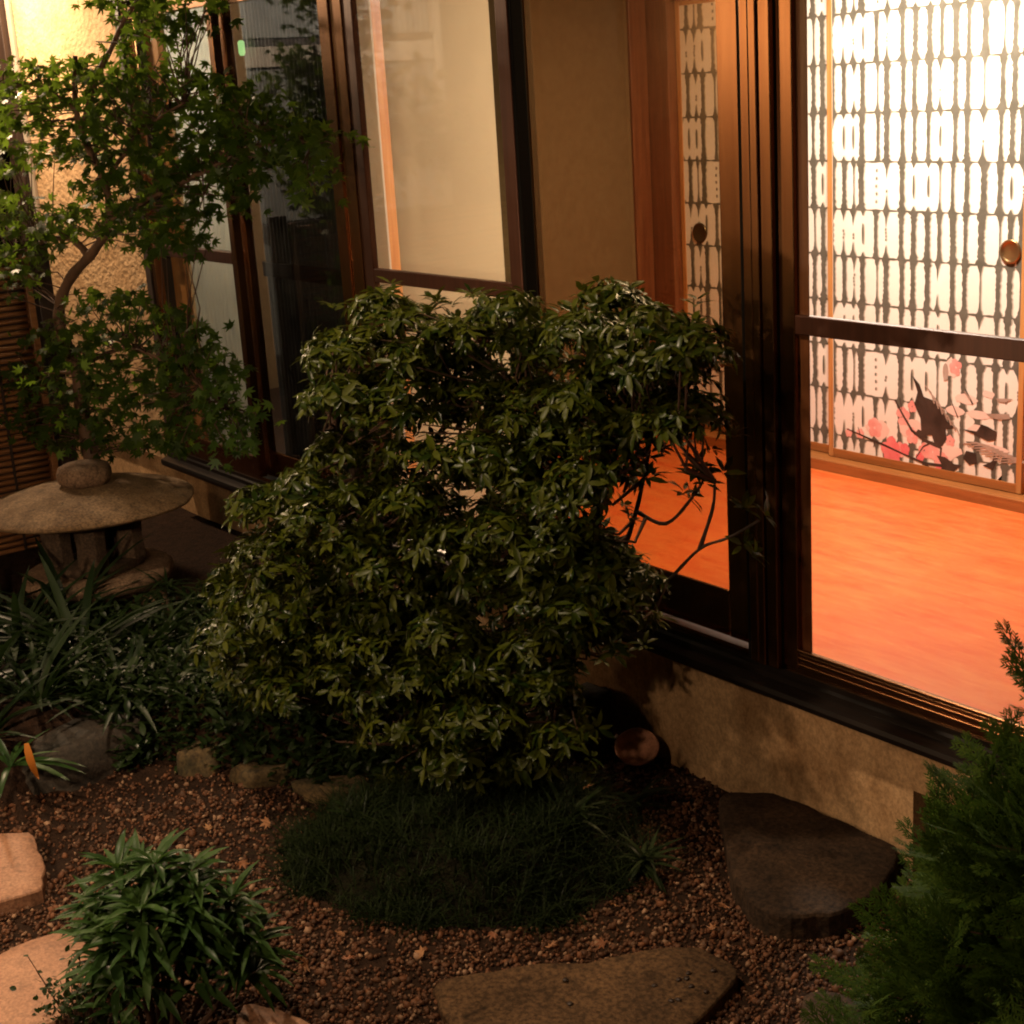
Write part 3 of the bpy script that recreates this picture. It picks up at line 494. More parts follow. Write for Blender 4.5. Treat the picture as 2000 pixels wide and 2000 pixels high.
ZB, ZT = 0.485, 2.415
glass_door(-6.518, -5.66, -0.002, 0.034, ZT, ZB, 0.075, 0.042, 1.388, 'glass')
glass_door(-5.69, -4.818, 0.045, 0.081, ZT, ZB, 0.10, 0.042, None, 'glass_dark')
glass_door(-4.666, -3.740, -0.002, 0.022, ZT, ZB, 0.075, 0.060, 1.388, 'glass', 'bronze_red')
glass_door(-3.775, -2.802, 0.042, 0.066, ZT, ZB, 0.125, 0.125, None, 'glass_mid', left=0.022, left_mat='groove')
right_door = glass_door(-2.680, -1.78, -0.002, 0.022, ZT, ZB, 0.045, 0.052, 1.388, 'glass')
for zz in (ZB+0.012, ZB+0.030):
    box_part("bead", M['bronze'], right_door, -2.625, -1.84, -0.0065, -0.0005, zz, zz+0.006, 0.002)
glass_door(-1.80, -0.88, 0.045, 0.081, ZT, ZB, 0.075, 0.050, None, 'glass')
# reddish inner jamb beside the right-hand door, screen guide and rubber strip on the meeting stiles
box_part("inner_jamb", M['red_wood'], right_door, -2.6275, -2.594, 0.0135, 0.0165, 0.473, 2.42, 0.003)
box_part("meeting_strip", M['groove'], house, -3.7385, -3.724, 0.000, 0.041, ZB, ZT, 0.002)

# ---- what closes the left-hand doors from inside
def ribbed_sheet(name, x0, x1, y, z0, z1, pitch, amp, mat, parent):
    n = int(round((x1-x0)/pitch*8))
    xs = np.linspace(x0, x1, n+1)
    ysf = y - amp*np.abs(np.sin(np.pi*(xs-x0)/pitch))
    V = np.concatenate([np.stack([xs, ysf, np.full(n+1, z0)], 1), np.stack([xs, ysf, np.full(n+1, z1)], 1)])
    F = np.array([(i, i+1, n+2+i, n+1+i) for i in range(n)])
    V2 = V.copy(); V2[:, 1] = y+0.006
    F2 = F[:, ::-1] + len(V)
    return mesh_np(name, np.concatenate([V, V2]), np.concatenate([F, F2]), mat, parent)

box_part("inner_post", M['tan_wood'], house, -6.44, -6.315, 0.060, 0.085, 0.475, 2.42, 0.003)
ribbed_sheet("ribbed_panel", -6.315, -5.70, 0.10, 0.475, 2.42, 0.040, 0.010, M['ribbed'], house)
ribbed_sheet("ribbed_panel", -6.515, -6.44, 0.10, 0.475, 2.42, 0.0375, 0.010, M['ribbed'], house)
ribbed_sheet("ribbed_panel", -5.72, -4.76, 0.16, 0.475, 2.42, 0.030, 0.008, M['ribbed_reflection'], house)  # added grey sheet, its tone imitates the reflection in the dark door
box_part("panel_rail", M['dark_wood'], house, -5.72, -4.76, 0.140, 0.150, 1.30, 1.36, 0.002)
cream = MB().box(-4.612, -3.98, 0.115, 0.122, 0.475, 2.42).build("cream_panel", M['cream_paper'], house)
box_part("panel_strip", M['cream_paper'], cream, -4.86, -4.682, 0.113, 0.120, 0.475, 2.42, 0)
box_part("shaded_panel_edge", M['sand_wall'], cream, -3.978, -3.80, 0.105, 0.13, 0.475, 2.42, 0.002)  # darker brown carries the shadow on the panel's right stile
box_part("inner_post", M['tan_wood'], house, -5.12, -4.86, 0.185, 0.37, 0.403, 2.68, 0.003)
# entrance hall behind the ribbed door
box_part("hall_wall", M['sand_wall'], house, -7.9, -5.32, 1.40, 1.46, 0.30, 2.70, 0)
box_part("hall_wall", M['sand_wall'], house, -7.9, -7.84, 0.20, 1.40, 0.30, 2.70, 0)
box_part("hall_ceiling", M['ceiling'], house, -7.9, -5.41, 0.19, 1.46, 2.70, 2.74, 0)
box_part("hall_floor", M['dark_wood'], house, -7.9, -5.32, 0.19, 1.40, 0.30, 0.40, 0)

# ---- lit room behind the glass
box_part("floor", M['floor'], house, -5.25, -0.8, 0.137, 1.798, 0.30, 0.402, 0)
box_part("threshold", M['track_wood'], house, -5.11, -0.8, 1.80, 2.02, 0.30, 0.447, 0.004)
box_part("ceiling", M['ceiling'], house, -5.4, -0.7, 0.19, 2.1, 2.70, 2.74, 0)
box_part("side_wall", M['sand_wall'], house, -5.31, -5.25, 0.19, 1.74, 0.30, 2.70, 0)
box_part("side_wall", M['sand_wall'], house, -0.80, -0.74, 0.19, 2.05, 0.30, 2.70, 0)
box_part("corner_pillar", M['red_wood'], house, -5.32, -5.238, 1.742, 1.838, 0.403, 2.70, 0.003)
box_part("corner_pillar", M['red_wood'], house, -5.252, -5.112, 1.842, 2.0, 0.403, 2.70, 0.003)
box_part("door_header", M['tan_wood'], house, -5.11, -0.8, 1.85, 1.99, 2.30, 2.42, 0.003)
box_part("transom_wall", M['sand_wall'], house, -5.11, -0.8, 1.88, 1.96, 2.422, 2.70, 0)

# ---- printed paper sliding doors (fusuma)
def poly_mesh(name, polys, y, mat, parent):
    V, F = [], []
    for k, p in enumerate(polys):
        n = len(V); V += [(a, y - k*.00012/len(polys), c) for a, c in p]; F.append(tuple(range(n, n+len(p))))
    me = bpy.data.meshes.new(name); me.from_pydata(V, [], F); me.update()
    return link(name, me, mat, parent)

def wavy_strip(u, z0, z1, w_end, w_mid, rnd, n=24):
    L, R = [], []
    for i in range(n+1):
        t = i/n
        e = abs(2*t-1)**5
        w = (w_mid + (w_end-w_mid)*e)/2
        L.append((u - w*(1+rnd.uniform(-.28, .28)) - .0012*rnd.random(), z0+(z1-z0)*t))
        R.append((u + w*(1+rnd.uniform(-.28, .28)) + .0012*rnd.random(), z0+(z1-z0)*t))
    return L + R[::-1]

def blob(u, z, rx, rz, rnd, n=10, rough=.12):
    return [(u+rx*math.cos(2*math.pi*i/n)*(1+rnd.uniform(-rough, rough)), z+rz*math.sin(2*math.pi*i/n)*(1+rnd.uniform(-rough, rough))) for i in range(n)]

ROW = 0.181
def columns():
    rnd = random.Random(77); u = 0.0; out = []
    while u < 1.05:
        out.append((u, rnd.random())); u += rnd.choice([.042, .050, .056, .064, .072])
    return out
COLS = columns()
def row_elements(k):
    """one row of the repeat: list of (u offset, kind, width); the columns run through all rows"""
    rnd = random.Random(100+k); out = []
    for u, q in COLS:
        kk = rnd.random()*.75+q*.25
        kind = 'full' if kk < .60 else 'notch' if kk < .70 else 'eye' if kk < .77 else 'thin' if kk < .94 else 'dots'
        out.append((u+rnd.uniform(-.005, .005), kind, rnd.uniform(.014, .029) if kind != 'eye' else .020))
    return out
ROWS = [row_elements(k) for k in range(4)]

def print_pattern(x0, x1, z0, z1, seed, phase=0.0):
    rnd = random.Random(seed); P = []
    k0 = int(math.floor(z0/ROW)) - 1
    k = k0
    while k*ROW < z1:
        za, zb = k*ROW, (k+1)*ROW
        els = ROWS[k % 4]
        def add(poly):
            q = [(min(max(a, x0), x1), min(max(c, z0), z1)) for a, c in poly]
            if max(a for a, c in q)-min(a for a, c in q) > .001 and max(c for a, c in q)-min(c for a, c in q) > .001:
                P.append(q)
        for (u, kind, w) in els:
            u = x0 - 0.02 + u + phase
            if u > x1+.03 or u < x0-.03: continue
            if kind == 'full': add(wavy_strip(u, za, zb, w+.020, w*.85, rnd))
            elif kind == 'thin': add(wavy_strip(u, za, zb, w+.016, w*.22, rnd))
            elif kind == 'top':
                add([(u-w*.8, zb), (u-w*.25, zb-.030), (u, zb-.062-.02*rnd.random()), (u+w*.3, zb-.028), (u+w*.8, zb)][::-1])
            elif kind == 'bot':
                add([(u-w*.8, za), (u-w*.25, za+.030), (u, za+.062+.02*rnd.random()), (u+w*.3, za+.028), (u+w*.8, za)])
            elif kind == 'notch':
                add([(u-w, za), (u-w*.35, za+.024), (u, za+.05+.025*rnd.random()), (u+w*.3, za+.024), (u+w, za)])
                add([(u-w, zb), (u-w*.25, zb-.026), (u, zb-.045-.025*rnd.random()), (u+w*.35, zb-.026), (u+w, zb)][::-1])
                for j in range(rnd.randint(0, 4)): add(blob(u+rnd.uniform(-.002, .002), za+ROW*(.4+.07*j), .003, .005, rnd, 7))
            elif kind == 'eye': add(blob(u, (za+zb)/2, w*.26, .042, rnd, 12)); add([(u-w*.6, za), (u, za+.022), (u+w*.6, za)]); add([(u+w*.6, zb), (u, zb-.024), (u-w*.6, zb)])
            elif kind == 'dots':
                for j in range(5): add(blob(u+rnd.uniform(-.002, .002), za+ROW*(.18+.16*j), .0035, .006, rnd, 7))
        # thin line between the rows
        n = 40; L = []; R = []
        for i in range(n+1):
            a = x0+(x1-x0)*i/n
            h = .0022*(1+.7*math.sin(i*1.9+k)+.4*rnd.random())
            L.append((a, za-h)); R.append((a, za+h))
        add(L+R[::-1])
        k += 1
    return P

def paper_door(x0, x1, y, handle_x, seed, phase, handle_mat):
    z0, z1 = 0.449, 2.30
    panel = MB().box(x0+.024, x1-.024, y, y+.018, z0+.036, z1-.03).build("paper_sliding_door", M['washi'], house)
    for a, b in ((x0, x0+.024), (x1-.024, x1)):
        box_part("stile", M['tan_wood'], panel, a, b, y-.004, y+.021, z0, z1, .002)
    box_part("bottom_rail", M['track_wood'], panel, x0+.024, x1-.024, y-.003, y+.021, z0, z0+.036, .002)
    box_part("top_rail", M['tan_wood'], panel, x0+.024, x1-.024, y-.003, y+.021, z1-.03, z1, .002)
    soft = []
    for q in print_pattern(x0+.029, x1-.029, z0+.040, z1-.034, seed, phase):
        ca, cb = sum(a for a, c in q)/len(q), sum(c for a, c in q)/len(q)
        soft.append([(a+math.copysign(.0030, a-ca), c+math.copysign(.0016, c-cb)) for a, c in q])
    poly_mesh("ink_bleed", soft, y-.0002, M['ink_soft'], panel)
    poly_mesh("printed_pattern", print_pattern(x0+.026, x1-.026, z0+.037, z1-.031, seed, phase), y-.0004, M['ink'], panel)
    c = (handle_x, y, 1.322)
    pr = [(0.043, -.002), (0.043, .006), (0.037, .007), (0.033, .003), (0.028, .001), (0.0, .0)]
    mb = MB(); seg = 24; n = len(pr)
    for r, d in pr:
        for s in range(seg):
            q = 2*math.pi*s/seg
            mb.V.append((c[0]+r*math.cos(q), c[1]-d-.0012, c[2]+r*math.sin(q)))
    for i in range(n-1):
        for s in range(seg):
            t = (s+1) % seg
            mb.F.append((i*seg+s, i*seg+t, (i+1)*seg+t, (i+1)*seg+s))
    mb.build("handle", M[handle_mat], panel, smooth=True)
    return panel

fus_left = paper_door(-5.108, -4.196, 1.892, -4.99, 3, 0.0, 'bronze_pull')
fus_right = paper_door(-4.226, -3.30, 1.864, -3.372, 4, 0.02, 'brass_pull')
paper_door(-3.33, -2.42, 1.892, -2.52, 5, 0.05, 'bronze_pull')
paper_door(-2.45, -1.54, 1.864, -1.63, 6, 0.03, 'brass_pull')
paper_door(-1.57, -0.802, 1.892, -0.9, 7, 0.01, 'bronze_pull')

# plum branch and birds printed low on the right-hand paper door
rb = random.Random(9)
def stroke(pts, w0, w1):
    L, R = [], []
    for i, (a, c) in enumerate(pts):
        p, q = pts[max(i-1, 0)], pts[min(i+1, len(pts)-1)]
        d = math.hypot(q[0]-p[0], q[1]-p[1]) or 1
        nx, nz = -(q[1]-p[1])/d, (q[0]-p[0])/d
        w = (w0+(w1-w0)*i/(len(pts)-1))/2*(1+rb.uniform(-.3, .3))
        L.append((a+nx*w, c+nz*w)); R.append((a-nx*w, c-nz*w))
    return L+R[::-1]
YP = 1.864
pale = [blob(a, c, rx, rz, rb, 12, .22) for a, c, rx, rz in [(-3.97, .60, .06, .04), (-3.70, .68, .035, .03), (-3.62, .88, .03, .035), (-3.55, .77, .05, .022), (-3.80, .62, .07, .04), (-3.48, .66, .06, .020), (-3.66, .56, .09, .035), (-3.60, .72, .04, .018), (-3.50, .72, .05, .016), (-3.45, .80, .03, .014), (-3.42, .60, .06, .016)]]
poly_mesh("blossom_wash", pale, YP-.0008, M['pink_pale'], fus_right)
pinks = []
for a, c, r in [(-3.985, .600, .026), (-3.845, .665, .024), (-3.80, .595, .022), (-3.70, .545, .022), (-3.66, .515, .025), (-3.74, .545, .02), (-4.06, .565, .014), (-4.12, .56, .012), (-3.80, .71, .015), (-3.62, .60, .015), (-3.60, .885, .02), (-3.86, .53, .02)]:
    for k in range(5):
        q = 2*math.pi*k/5+rb.random()*.6
        pinks.append(blob(a+r*.8*math.cos(q), c+r*.9*math.sin(q), r*.72, r*.72, rb, 9, .1))
poly_mesh("blossom", pinks, YP-.0010, M['pink'], fus_right)
deep = []
for a, c, r in [(-3.905, .525, .036), (-3.89, .50, .028), (-3.835, .535, .018), (-3.66, .475, .02), (-3.76, .515, .015)]:
    for k in range(5):
        q = 2*math.pi*k/5+rb.random()*.6
        deep.append(blob(a+r*.7*math.cos(q), c+r*.8*math.sin(q), r*.7, r*.7, rb, 9, .1))
poly_mesh("blossom", deep, YP-.0012, M['pink_deep'], fus_right)
br = [stroke([(-4.13, .575), (-4.03, .555), (-3.93, .535), (-3.84, .515), (-3.74, .495), (-3.62, .500)], .005, .012),
      stroke([(-3.885, .725), (-3.84, .665), (-3.80, .615), (-3.74, .585), (-3.66, .57)], .006, .016),
      stroke([(-3.74, .495), (-3.70, .47), (-3.66, .463)], .010, .008), stroke([(-3.78, .51), (-3.745, .56), (-3.70, .585)], .004, .007),
      stroke([(-3.985, .545), (-3.99, .52)], .005, .004), stroke([(-4.06, .56), (-4.07, .59)], .004, .003), stroke([(-3.86, .735), (-3.85, .69)], .004, .004),
      stroke([(-3.62, .76), (-3.585, .695)], .003, .006), stroke([(-3.555, .81), (-3.52, .755)], .003, .007), stroke([(-3.66, .57), (-3.665, .52)], .008, .006)]
poly_mesh("branch", br, YP-.0014, M['ink_dark'], fus_right)
birds = [[(-3.80, .83), (-3.765, .80), (-3.745, .755), (-3.69, .745), (-3.645, .715), (-3.635, .675), (-3.60, .665), (-3.595, .655), (-3.64, .645), (-3.635, .605), (-3.655, .575), (-3.69, .575), (-3.705, .61), (-3.755, .605), (-3.76, .67), (-3.79, .72), (-3.775, .77)][::-1],
         [(-3.68, .535), (-3.64, .535), (-3.60, .515), (-3.565, .515), (-3.60, .485), (-3.665, .465), (-3.655, .50)][::-1],
         [(-3.565, .655), (-3.50, .655), (-3.48, .685), (-3.45, .680), (-3.41, .665), (-3.415, .635), (-3.45, .625), (-3.50, .640)][::-1],
         [(-3.56, .545), (-3.545, .575), (-3.50, .572), (-3.495, .535), (-3.53, .522)], [(-3.55, .61), (-3.50, .615), (-3.45, .60), (-3.50, .595)],
         [(-3.44, .545), (-3.40, .58), (-3.41, .555), (-3.425, .52), (-3.47, .53)], [(-3.79, .60), (-3.77, .625), (-3.735, .615), (-3.725, .595)]]
poly_mesh("bird_ink", birds, YP-.0016, M['ink_dark'], fus_right)
washes = [[(-3.42, .79), (-3.345, .797), (-3.375, .780), (-3.405, .778)], [(-3.46, .728), (-3.36, .740), (-3.355, .722), (-3.40, .712), (-3.44, .715)],
          blob(-3.645, .862, .014, .036, rb, 12), stroke([(-3.56, .800), (-3.53, .772)], .006, .014)]
for k in range(9):
    a0 = -3.56+.02*k; washes.append(stroke([(a0, .60-.006*k), (a0+.06, .612-.006*k), (a0+.12, .606-.004*k)], .004, .009))
for k in range(7):
    a0 = -3.74+.02*k; washes.append(stroke([(a0, .80-.022*k), (a0+.03, .775-.02*k), (a0+.045, .735-.018*k)], .003, .007))
poly_mesh("ink_wash", washes, YP-.0018, M['ink_grey'], fus_right)

# ================================================================ green glow added behind the dark glass for a mirrored lamp
gl = MB().tube([(-5.655, 0.115, 2.165), (-5.655, 0.115, 2.175), (-5.655, 0.115, 2.215), (-5.655, 0.115, 2.222)], [0.008, 0.013, 0.013, 0.007], 12).build("mirrored_glint", M['green_glint'], smooth=True)
tag(gl, "tiny glowing green capsule standing in for a lamp mirrored in the dark glass door", "glint")

# ================================================================ side wing of lattice doors, mirrored in the dark glass
wing = empty("side_wing", (-8.7, -2.6, 0), "dim side wing of ribbed doors seen mirrored in the dark glass", "building")
box_part("plaster_wall", M['plaster'], wing, -8.88, -8.72, -7.6, -4.602, -0.1, 3.4, 0)
wm = MB().box(-8.9, -8.75, -4.6, -1.45, -0.1, 3.4)
wm.build("wall", M['dark_board'], wing)
for (z0, z1, mt) in [(0.30, 0.42, 'dark_wood'), (1.16, 1.24, 'dark_wood'), (2.18, 2.30, 'band'), (2.30, 2.34, 'dark_wood'), (3.05, 3.3, 'band')]:
    box_part("rail", M[mt], wing, -8.745, -8.70, -3.08, -1.45, z0, z1, 0.003)
for i in range(2):
    y0 = -3.05+i*0.78
    box_part("stile", M['band'], wing, -8.745, -8.69, y0-.03, y0+.03, 0.42, 3.05, 0.003)
    for z0, z1 in ((0.43, 1.15), (1.25, 2.17), (2.35, 3.04)):
        n = 18
        ys = np.linspace(y0+.03, y0+.75, n*4+1)
        xs = -8.735+.008*np.abs(np.sin(np.pi*np.arange(n*4+1)/4))
        V = np.concatenate([np.stack([xs, ys, np.full(len(ys), z0)], 1), np.stack([xs, ys, np.full(len(ys), z1)], 1)])
        k = len(ys)
        mesh_np("ribbed_pane", V, np.array([(j, j+1, k+j+1, k+j) for j in range(k-1)]), M['ribbed_dark'], wing)

# ================================================================ bamboo screen
SX = -6.50
screen = empty("bamboo_screen", (SX, -1.1, 0.1), "reddish bamboo slat screen behind the stone lantern", "screen")
box_part("end_post", M['dark_wood'], screen, SX-.03, SX+.035, -0.545, -0.475, 0.05, 1.47, .004)
box_part("edge_strip", M['bamboo'], screen, SX-.012, SX+.028, -0.590, -0.560, 0.14, 1.43, .003)
box_part("backing_board", M['dark_wood'], screen, SX-.030, SX-.014, -2.1, -0.548, 0.12, 1.43, 0)
sl_me = None
for i in range(46):
    z = 0.175 + i*0.0273
    jit = 0.0012*math.sin(i*7.3)
    if sl_me is None:
        mb = MB()
        pts = [(0.0, y, 0.0022*math.sin(y*4.0)) for y in np.linspace(-2.1, -0.592, 9)]
        mb.tube(pts, 0.0112, 8)
        o = mb.build("slat", M['bamboo'], screen, smooth=True); sl_me = o.data
    else:
        o = link("slat", sl_me, None, screen)
    o.location = (SX+jit, 0, z)
    o.rotation_euler = (0.0025*math.sin(i*3.1), i*1.3, 0)
for y in (-0.75, -1.15, -1.6):
    box_part("tie_strip", M['dark_wood'], screen, SX+.0115, SX+.0145, y-.006, y+.006, 0.16, 1.42, 0)

# ================================================================ stone lantern
LX, LY = -5.60, -0.76
lan = empty("stone_lantern", (LX, LY, 0.15), "mossy stone lantern with a wide round cap standing by the maple", "lantern")
cap_prof = [(0.02, .492), (0.20, .502), (0.345, .526), (0.398, .544), (0.404, .553), (0.398, .559), (0.365, .570), (0.30, .590), (0.22, .608), (0.14, .620), (0.10, .624), (0.05, .626)]
cap = MB().lathe(cap_prof, (LX, LY, 0), 96, 0.045, 3).build("cap", M['stone_cap'], lan, smooth=True)
kn = MB().lathe([(0.070, .618), (0.082, .626), (0.096, .636), (0.103, .654), (0.102, .676), (0.094, .694), (0.075, .703), (0.03, .705)], (LX, LY, 0), 40, 0.05, 9).build("finial", M['stone_lantern'], lan, smooth=True)
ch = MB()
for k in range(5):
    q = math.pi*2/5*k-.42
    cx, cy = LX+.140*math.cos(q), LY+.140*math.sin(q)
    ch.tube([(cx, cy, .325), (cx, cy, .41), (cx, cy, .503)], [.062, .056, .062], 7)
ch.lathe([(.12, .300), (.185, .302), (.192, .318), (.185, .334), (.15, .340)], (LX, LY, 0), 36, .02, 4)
ch.build("light_chamber", M['stone_shaded'], lan, smooth=False, bevel=.003)
pl = MB().lathe([(.10, .185), (.20, .192), (.262, .225), (.285, .262), (.283, .282), (.262, .293), (.20, .299), (.05, .299)], (LX, LY, 0), 48, .03, 6)
pl.build("platform", M['stone_lantern'], lan, smooth=True)
for k in range(4):
    q = math.pi/2*k+.6
    d = Vector((math.cos(q), math.sin(q), 0))
    b = Vector((LX, LY, 0))
    MB().tube([b+d*.12+Vector((0, 0, .20)), b+d*.22+Vector((0, 0, .17)), b+d*.29+Vector((0, 0, .10)), b+d*.31+Vector((0, 0, .02))], [.06, .058, .05, .06], 8).build("leg", M['stone_lantern'], lan, smooth=True)

# ================================================================ rocks, slabs
def rock(name, loc, size, mat, seed, rotz=0.0, sub=3, rough=0.35, flat=1.0):
    bm = bmesh.new(); bmesh.ops.create_icosphere(bm, subdivisions=sub, radius=1.0)
    c, s = math.cos(rotz), math.sin(rotz)
    for v in bm.verts:
        p = v.co.copy()
        n = noise.noise(p*1.1+Vector((seed*3.7, 0, 0)))*rough + noise.noise(p*2.6+Vector((0, seed*2.1, 0)))*rough*.45 + noise.noise(p*6+Vector((0, 0, seed)))*rough*.12
        # blocky facets
        q = p*(1+n)
        m = max(abs(q.x), abs(q.y), abs(q.z))
        q = q*(1-.25) + q/m*.25*q.length if m else q
        q = Vector((q.x*size[0], q.y*size[1], min(q.z, flat)*size[2]))
        v.co = Vector((q.x*c-q.y*s+loc[0], q.x*s+q.y*c+loc[1], q.z+loc[2]))
    me = bpy.data.meshes.new(name); bm.to_mesh(me); bm.free()
    me.polygons.foreach_set("use_smooth", np.ones(len(me.polygons), dtype=bool))
    return link(name, me, mat)

def slab(name, outline, z0, z1, mat, seed, bevel=.007, bulge=.002):
    """flat stone from a ground outline: rounded corners, uneven edge, gently dished top"""
    pts = []
    n = len(outline)
    for i in range(n):
        a, b = Vector(outline[i]), Vector(outline[(i+1) % n])
        k = max(3, int((b-a).length/.03))
        for j in range(k):
            pts.append(a.lerp(b, j/k))
    for _ in range(1):
        pts = [(pts[i-1]+pts[i]*2+pts[(i+1) % len(pts)])/4 for i in range(len(pts))]
    c = sum(pts, Vector((0, 0)))/len(pts)
    pts = [p + (p-c).normalized()*(.018*noise.noise(Vector((p.x*9, p.y*9, seed)))+.007*noise.noise(Vector((p.x*40, p.y*40, seed)))) for p in pts]
    rings = [(1.0, z0), (1.0, z1-bevel), (1-.25*bevel/.2, z1-.35*bevel), (1-.6*bevel/.2, z1), (.72, z1+bulge*.5), (.4, z1+bulge), (.12, z1+bulge)]
    V, F = [], []; k = len(pts)
    for f, z in rings:
        for p in pts:
            q = c+(p-c)*f
            V.append((q.x, q.y, z + (.006*noise.noise(Vector((q.x*5, q.y*5, seed+3))) if z > z0 else 0)))
    for i in range(len(rings)-1):
        for s in range(k):
            t = (s+1) % k
            F.append((i*k+s, i*k+t, (i+1)*k+t, (i+1)*k+s))
    F.append(tuple((len(rings)-1)*k+s for s in range(k)))
    o = mesh_np(name, V, F, mat, smooth=True)
    sm = np.ones(len(o.data.polygons), dtype=bool); sm[:2*k] = False
    o.data.polygons.foreach_set("use_smooth", sm)
    return o

tag(slab("stepping_stone", [(-2.838, -0.104), (-2.859, -0.048), (-2.779, 0.05), (-2.652, 0.05), (-2.422, 0.05), (-2.347, 0.05), (-2.272, -0.028), (-2.22, -0.192), (-2.229, -0.325), (-2.301, -0.421), (-2.408, -0.416), (-2.577, -0.321)], -.05, .070, M['slab'], 1, .010, .004),
    "thick dark stepping slab set against the foundation wall", "stone", "stones to step on")
long_flag = tag(slab("flagstone", [(-2.671, -1.152), (-2.599, -0.986), (-2.5, -0.838), (-2.432, -0.677), (-2.374, -0.601), (-2.297, -0.593), (-2.231, -0.614), (-2.18, -0.737), (-2.144, -0.919), (-2.387, -1.276)], -.05, .034, M['flag'], 2),
    "long brown flagstone with dark specks at the bottom centre", "stone", "stones to step on")
rs = random.Random(4)
for (a, c) in [(-2.305, -.705), (-2.292, -.722), (-2.300, -.738), (-2.262, -.735), (-2.225, -.725), (-2.318, -.795), (-2.243, -.792), (-2.250, -.806), (-2.275, -.655), (-2.39, -.98), (-2.47, -.93)]:
    mb = MB().lathe([(.004, .0), (.0075, .0015), (.006, .004), (.001, .005)], (a, c, .036), 8, .5, a*50)
    mb.build("speck", M['dark_wood'], long_flag, smooth=True)
tag(slab("flagstone", [(-4.222, -1.873), (-4.095, -1.682), (-4.049, -1.607), (-3.919, -1.634), (-3.693, -1.694), (-3.705, -1.812), (-3.753, -2.005)], -.05, .05, M['flag_pink'], 3),
    "square pinkish flagstone at the left edge above the other", "stone", "stones to step on")
tag(slab("flagstone", [(-3.426, -2.144), (-3.443, -1.973), (-3.468, -1.815), (-3.454, -1.729), (-3.289, -1.702), (-3.10, -1.80), (-3.05, -2.173)], -.05, .05, M['flag_pink'], 4),
    "brightly lit pink flagstone in the lower left corner", "stone", "stones to step on")
tag(slab("flagstone", [(-2.806, -1.595), (-2.872, -1.537), (-2.819, -1.506), (-2.697, -1.457), (-2.585, -1.482), (-2.62, -1.65)], -.05, .045, M['flag_pink'], 5),
    "reddish flagstone cut by the bottom edge beside the leafy plant", "stone", "stones to step on")
tag(slab("flagstone", [(-2.014, -0.654), (-2.053, -0.582), (-1.988, -0.524), (-1.887, -0.511), (-1.793, -0.621), (-1.915, -0.759)], -.05, .06, M['slab'], 6),
    "small grey stone half hidden under the conifer", "stone", "stones to step on")

def tagrock(o, label): tag(o, label, "rock", "edging rocks of the planting bed")
tagrock(rock("edging_rock", (-4.44, -1.27, 0.03), (.13, .25, .14), M['rock'], 1, .25, 3, .4, .8), "large dark boulder edging the bed at the left")
tagrock(rock("edging_rock", (-4.20, -1.005, 0.02), (.075, .08, .08), M['rock_tan'], 2, .5, 3, .4, .7), "small mossy tan rock right beside the dark boulder")
tagrock(rock("edging_rock", (-3.97, -0.90, 0.015), (.07, .115, .07), M['rock_tan'], 3, -.6, 3, .4, .6), "flat tan rock in the middle of the edging row")
tagrock(rock("edging_rock", (-3.74, -0.80, 0.01), (.06, .12, .05), M['rock_tan'], 4, -.75, 3, .4, .7), "brown rock nearest the grassy mound in the edging row")
tag(rock("garden_rock", (-3.50, -0.06, 0.05), (.12, .09, .15), M['rock'], 6, .4, 3, .35, .9), "dark rounded rock against the foundation behind the bush", "rock")
tag(rock("garden_rock", (-4.85, -0.55, 0.16), (.05, .09, .12), M['rock_tan'], 8, .4, 3, .3, .9), "pale pointed stone among the strap leaves near the lantern", "rock")

# terracotta dish leaning by the wall
dish = MB()
pr = [(.0, .0), (.034, .0), (.058, .010), (.066, .026), (.062, .028), (.054, .015), (.032, .006), (.0, .005)]
seg = 28
ax = Vector((0.38, -0.34, 0.86)).normalized()
a1 = ax.orthogonal().normalized(); a2 = ax.cross(a1)
c0 = Vector((-3.22, -0.065, 0.075))
for r, h in pr:
    for s in range(seg):
        q = 2*math.pi*s/seg
        dish.V.append(tuple(c0+ax*h+(a1*math.cos(q)+a2*math.sin(q))*max(r, .0004)))
for i in range(len(pr)-1):
    for s in range(seg):
        t = (s+1) % seg
        dish.F.append((i*seg+s, i*seg+t, (i+1)*seg+t, (i+1)*seg+s))
tag(dish.build("terracotta_dish", M['terracotta'], smooth=True), "round terracotta dish leaning beside the foundation wall", "dish")

# ================================================================ leaf machinery
def norm(a): return a/np.maximum(np.linalg.norm(a, axis=-1, keepdims=True), 1e-9)

def frames(d, n):
    d = norm(d); n = n - d*np.sum(n*d, -1, keepdims=True); n = norm(n)
    return np.stack([np.cross(d, n), d, n], -1)       # columns: side, along, normal

def place(T, R, s, p):
    """T (k,3) template; R (m,3,3); s (m,) or (m,3); p (m,3)"""
    s = np.asarray(s)
    if s.ndim == 1: s = np.repeat(s[:, None], 3, 1)
    V = np.einsum('mij,mkj->mki', R, T[None]*s[:, None, :]) + p[:, None, :]
    return V.reshape(-1, 3)

def rep_faces(F, k, m):
    return (F[None] + (np.arange(m)*k)[:, None, None]).reshape(-1, F.shape[1])

def lance(width=.28, fold=.10, droop=.22, st=(0, .12, .4, .72, 1.0), wd=(.12, .55, 1.0, .72, .0)):
    V = []; F = []
    for t, w in zip(st, wd):
        z = -droop*t*t
        V += [(-w*width/2, t, z+fold*w*width), (0, t, z), (w*width/2, t, z+fold*w*width)]
    for i in range(len(st)-1):
        a = i*3
        F += [(a, a+1, a+4), (a, a+4, a+3), (a+1, a+2, a+5), (a+1, a+5, a+4)]
    return np.array(V, float), np.array(F)

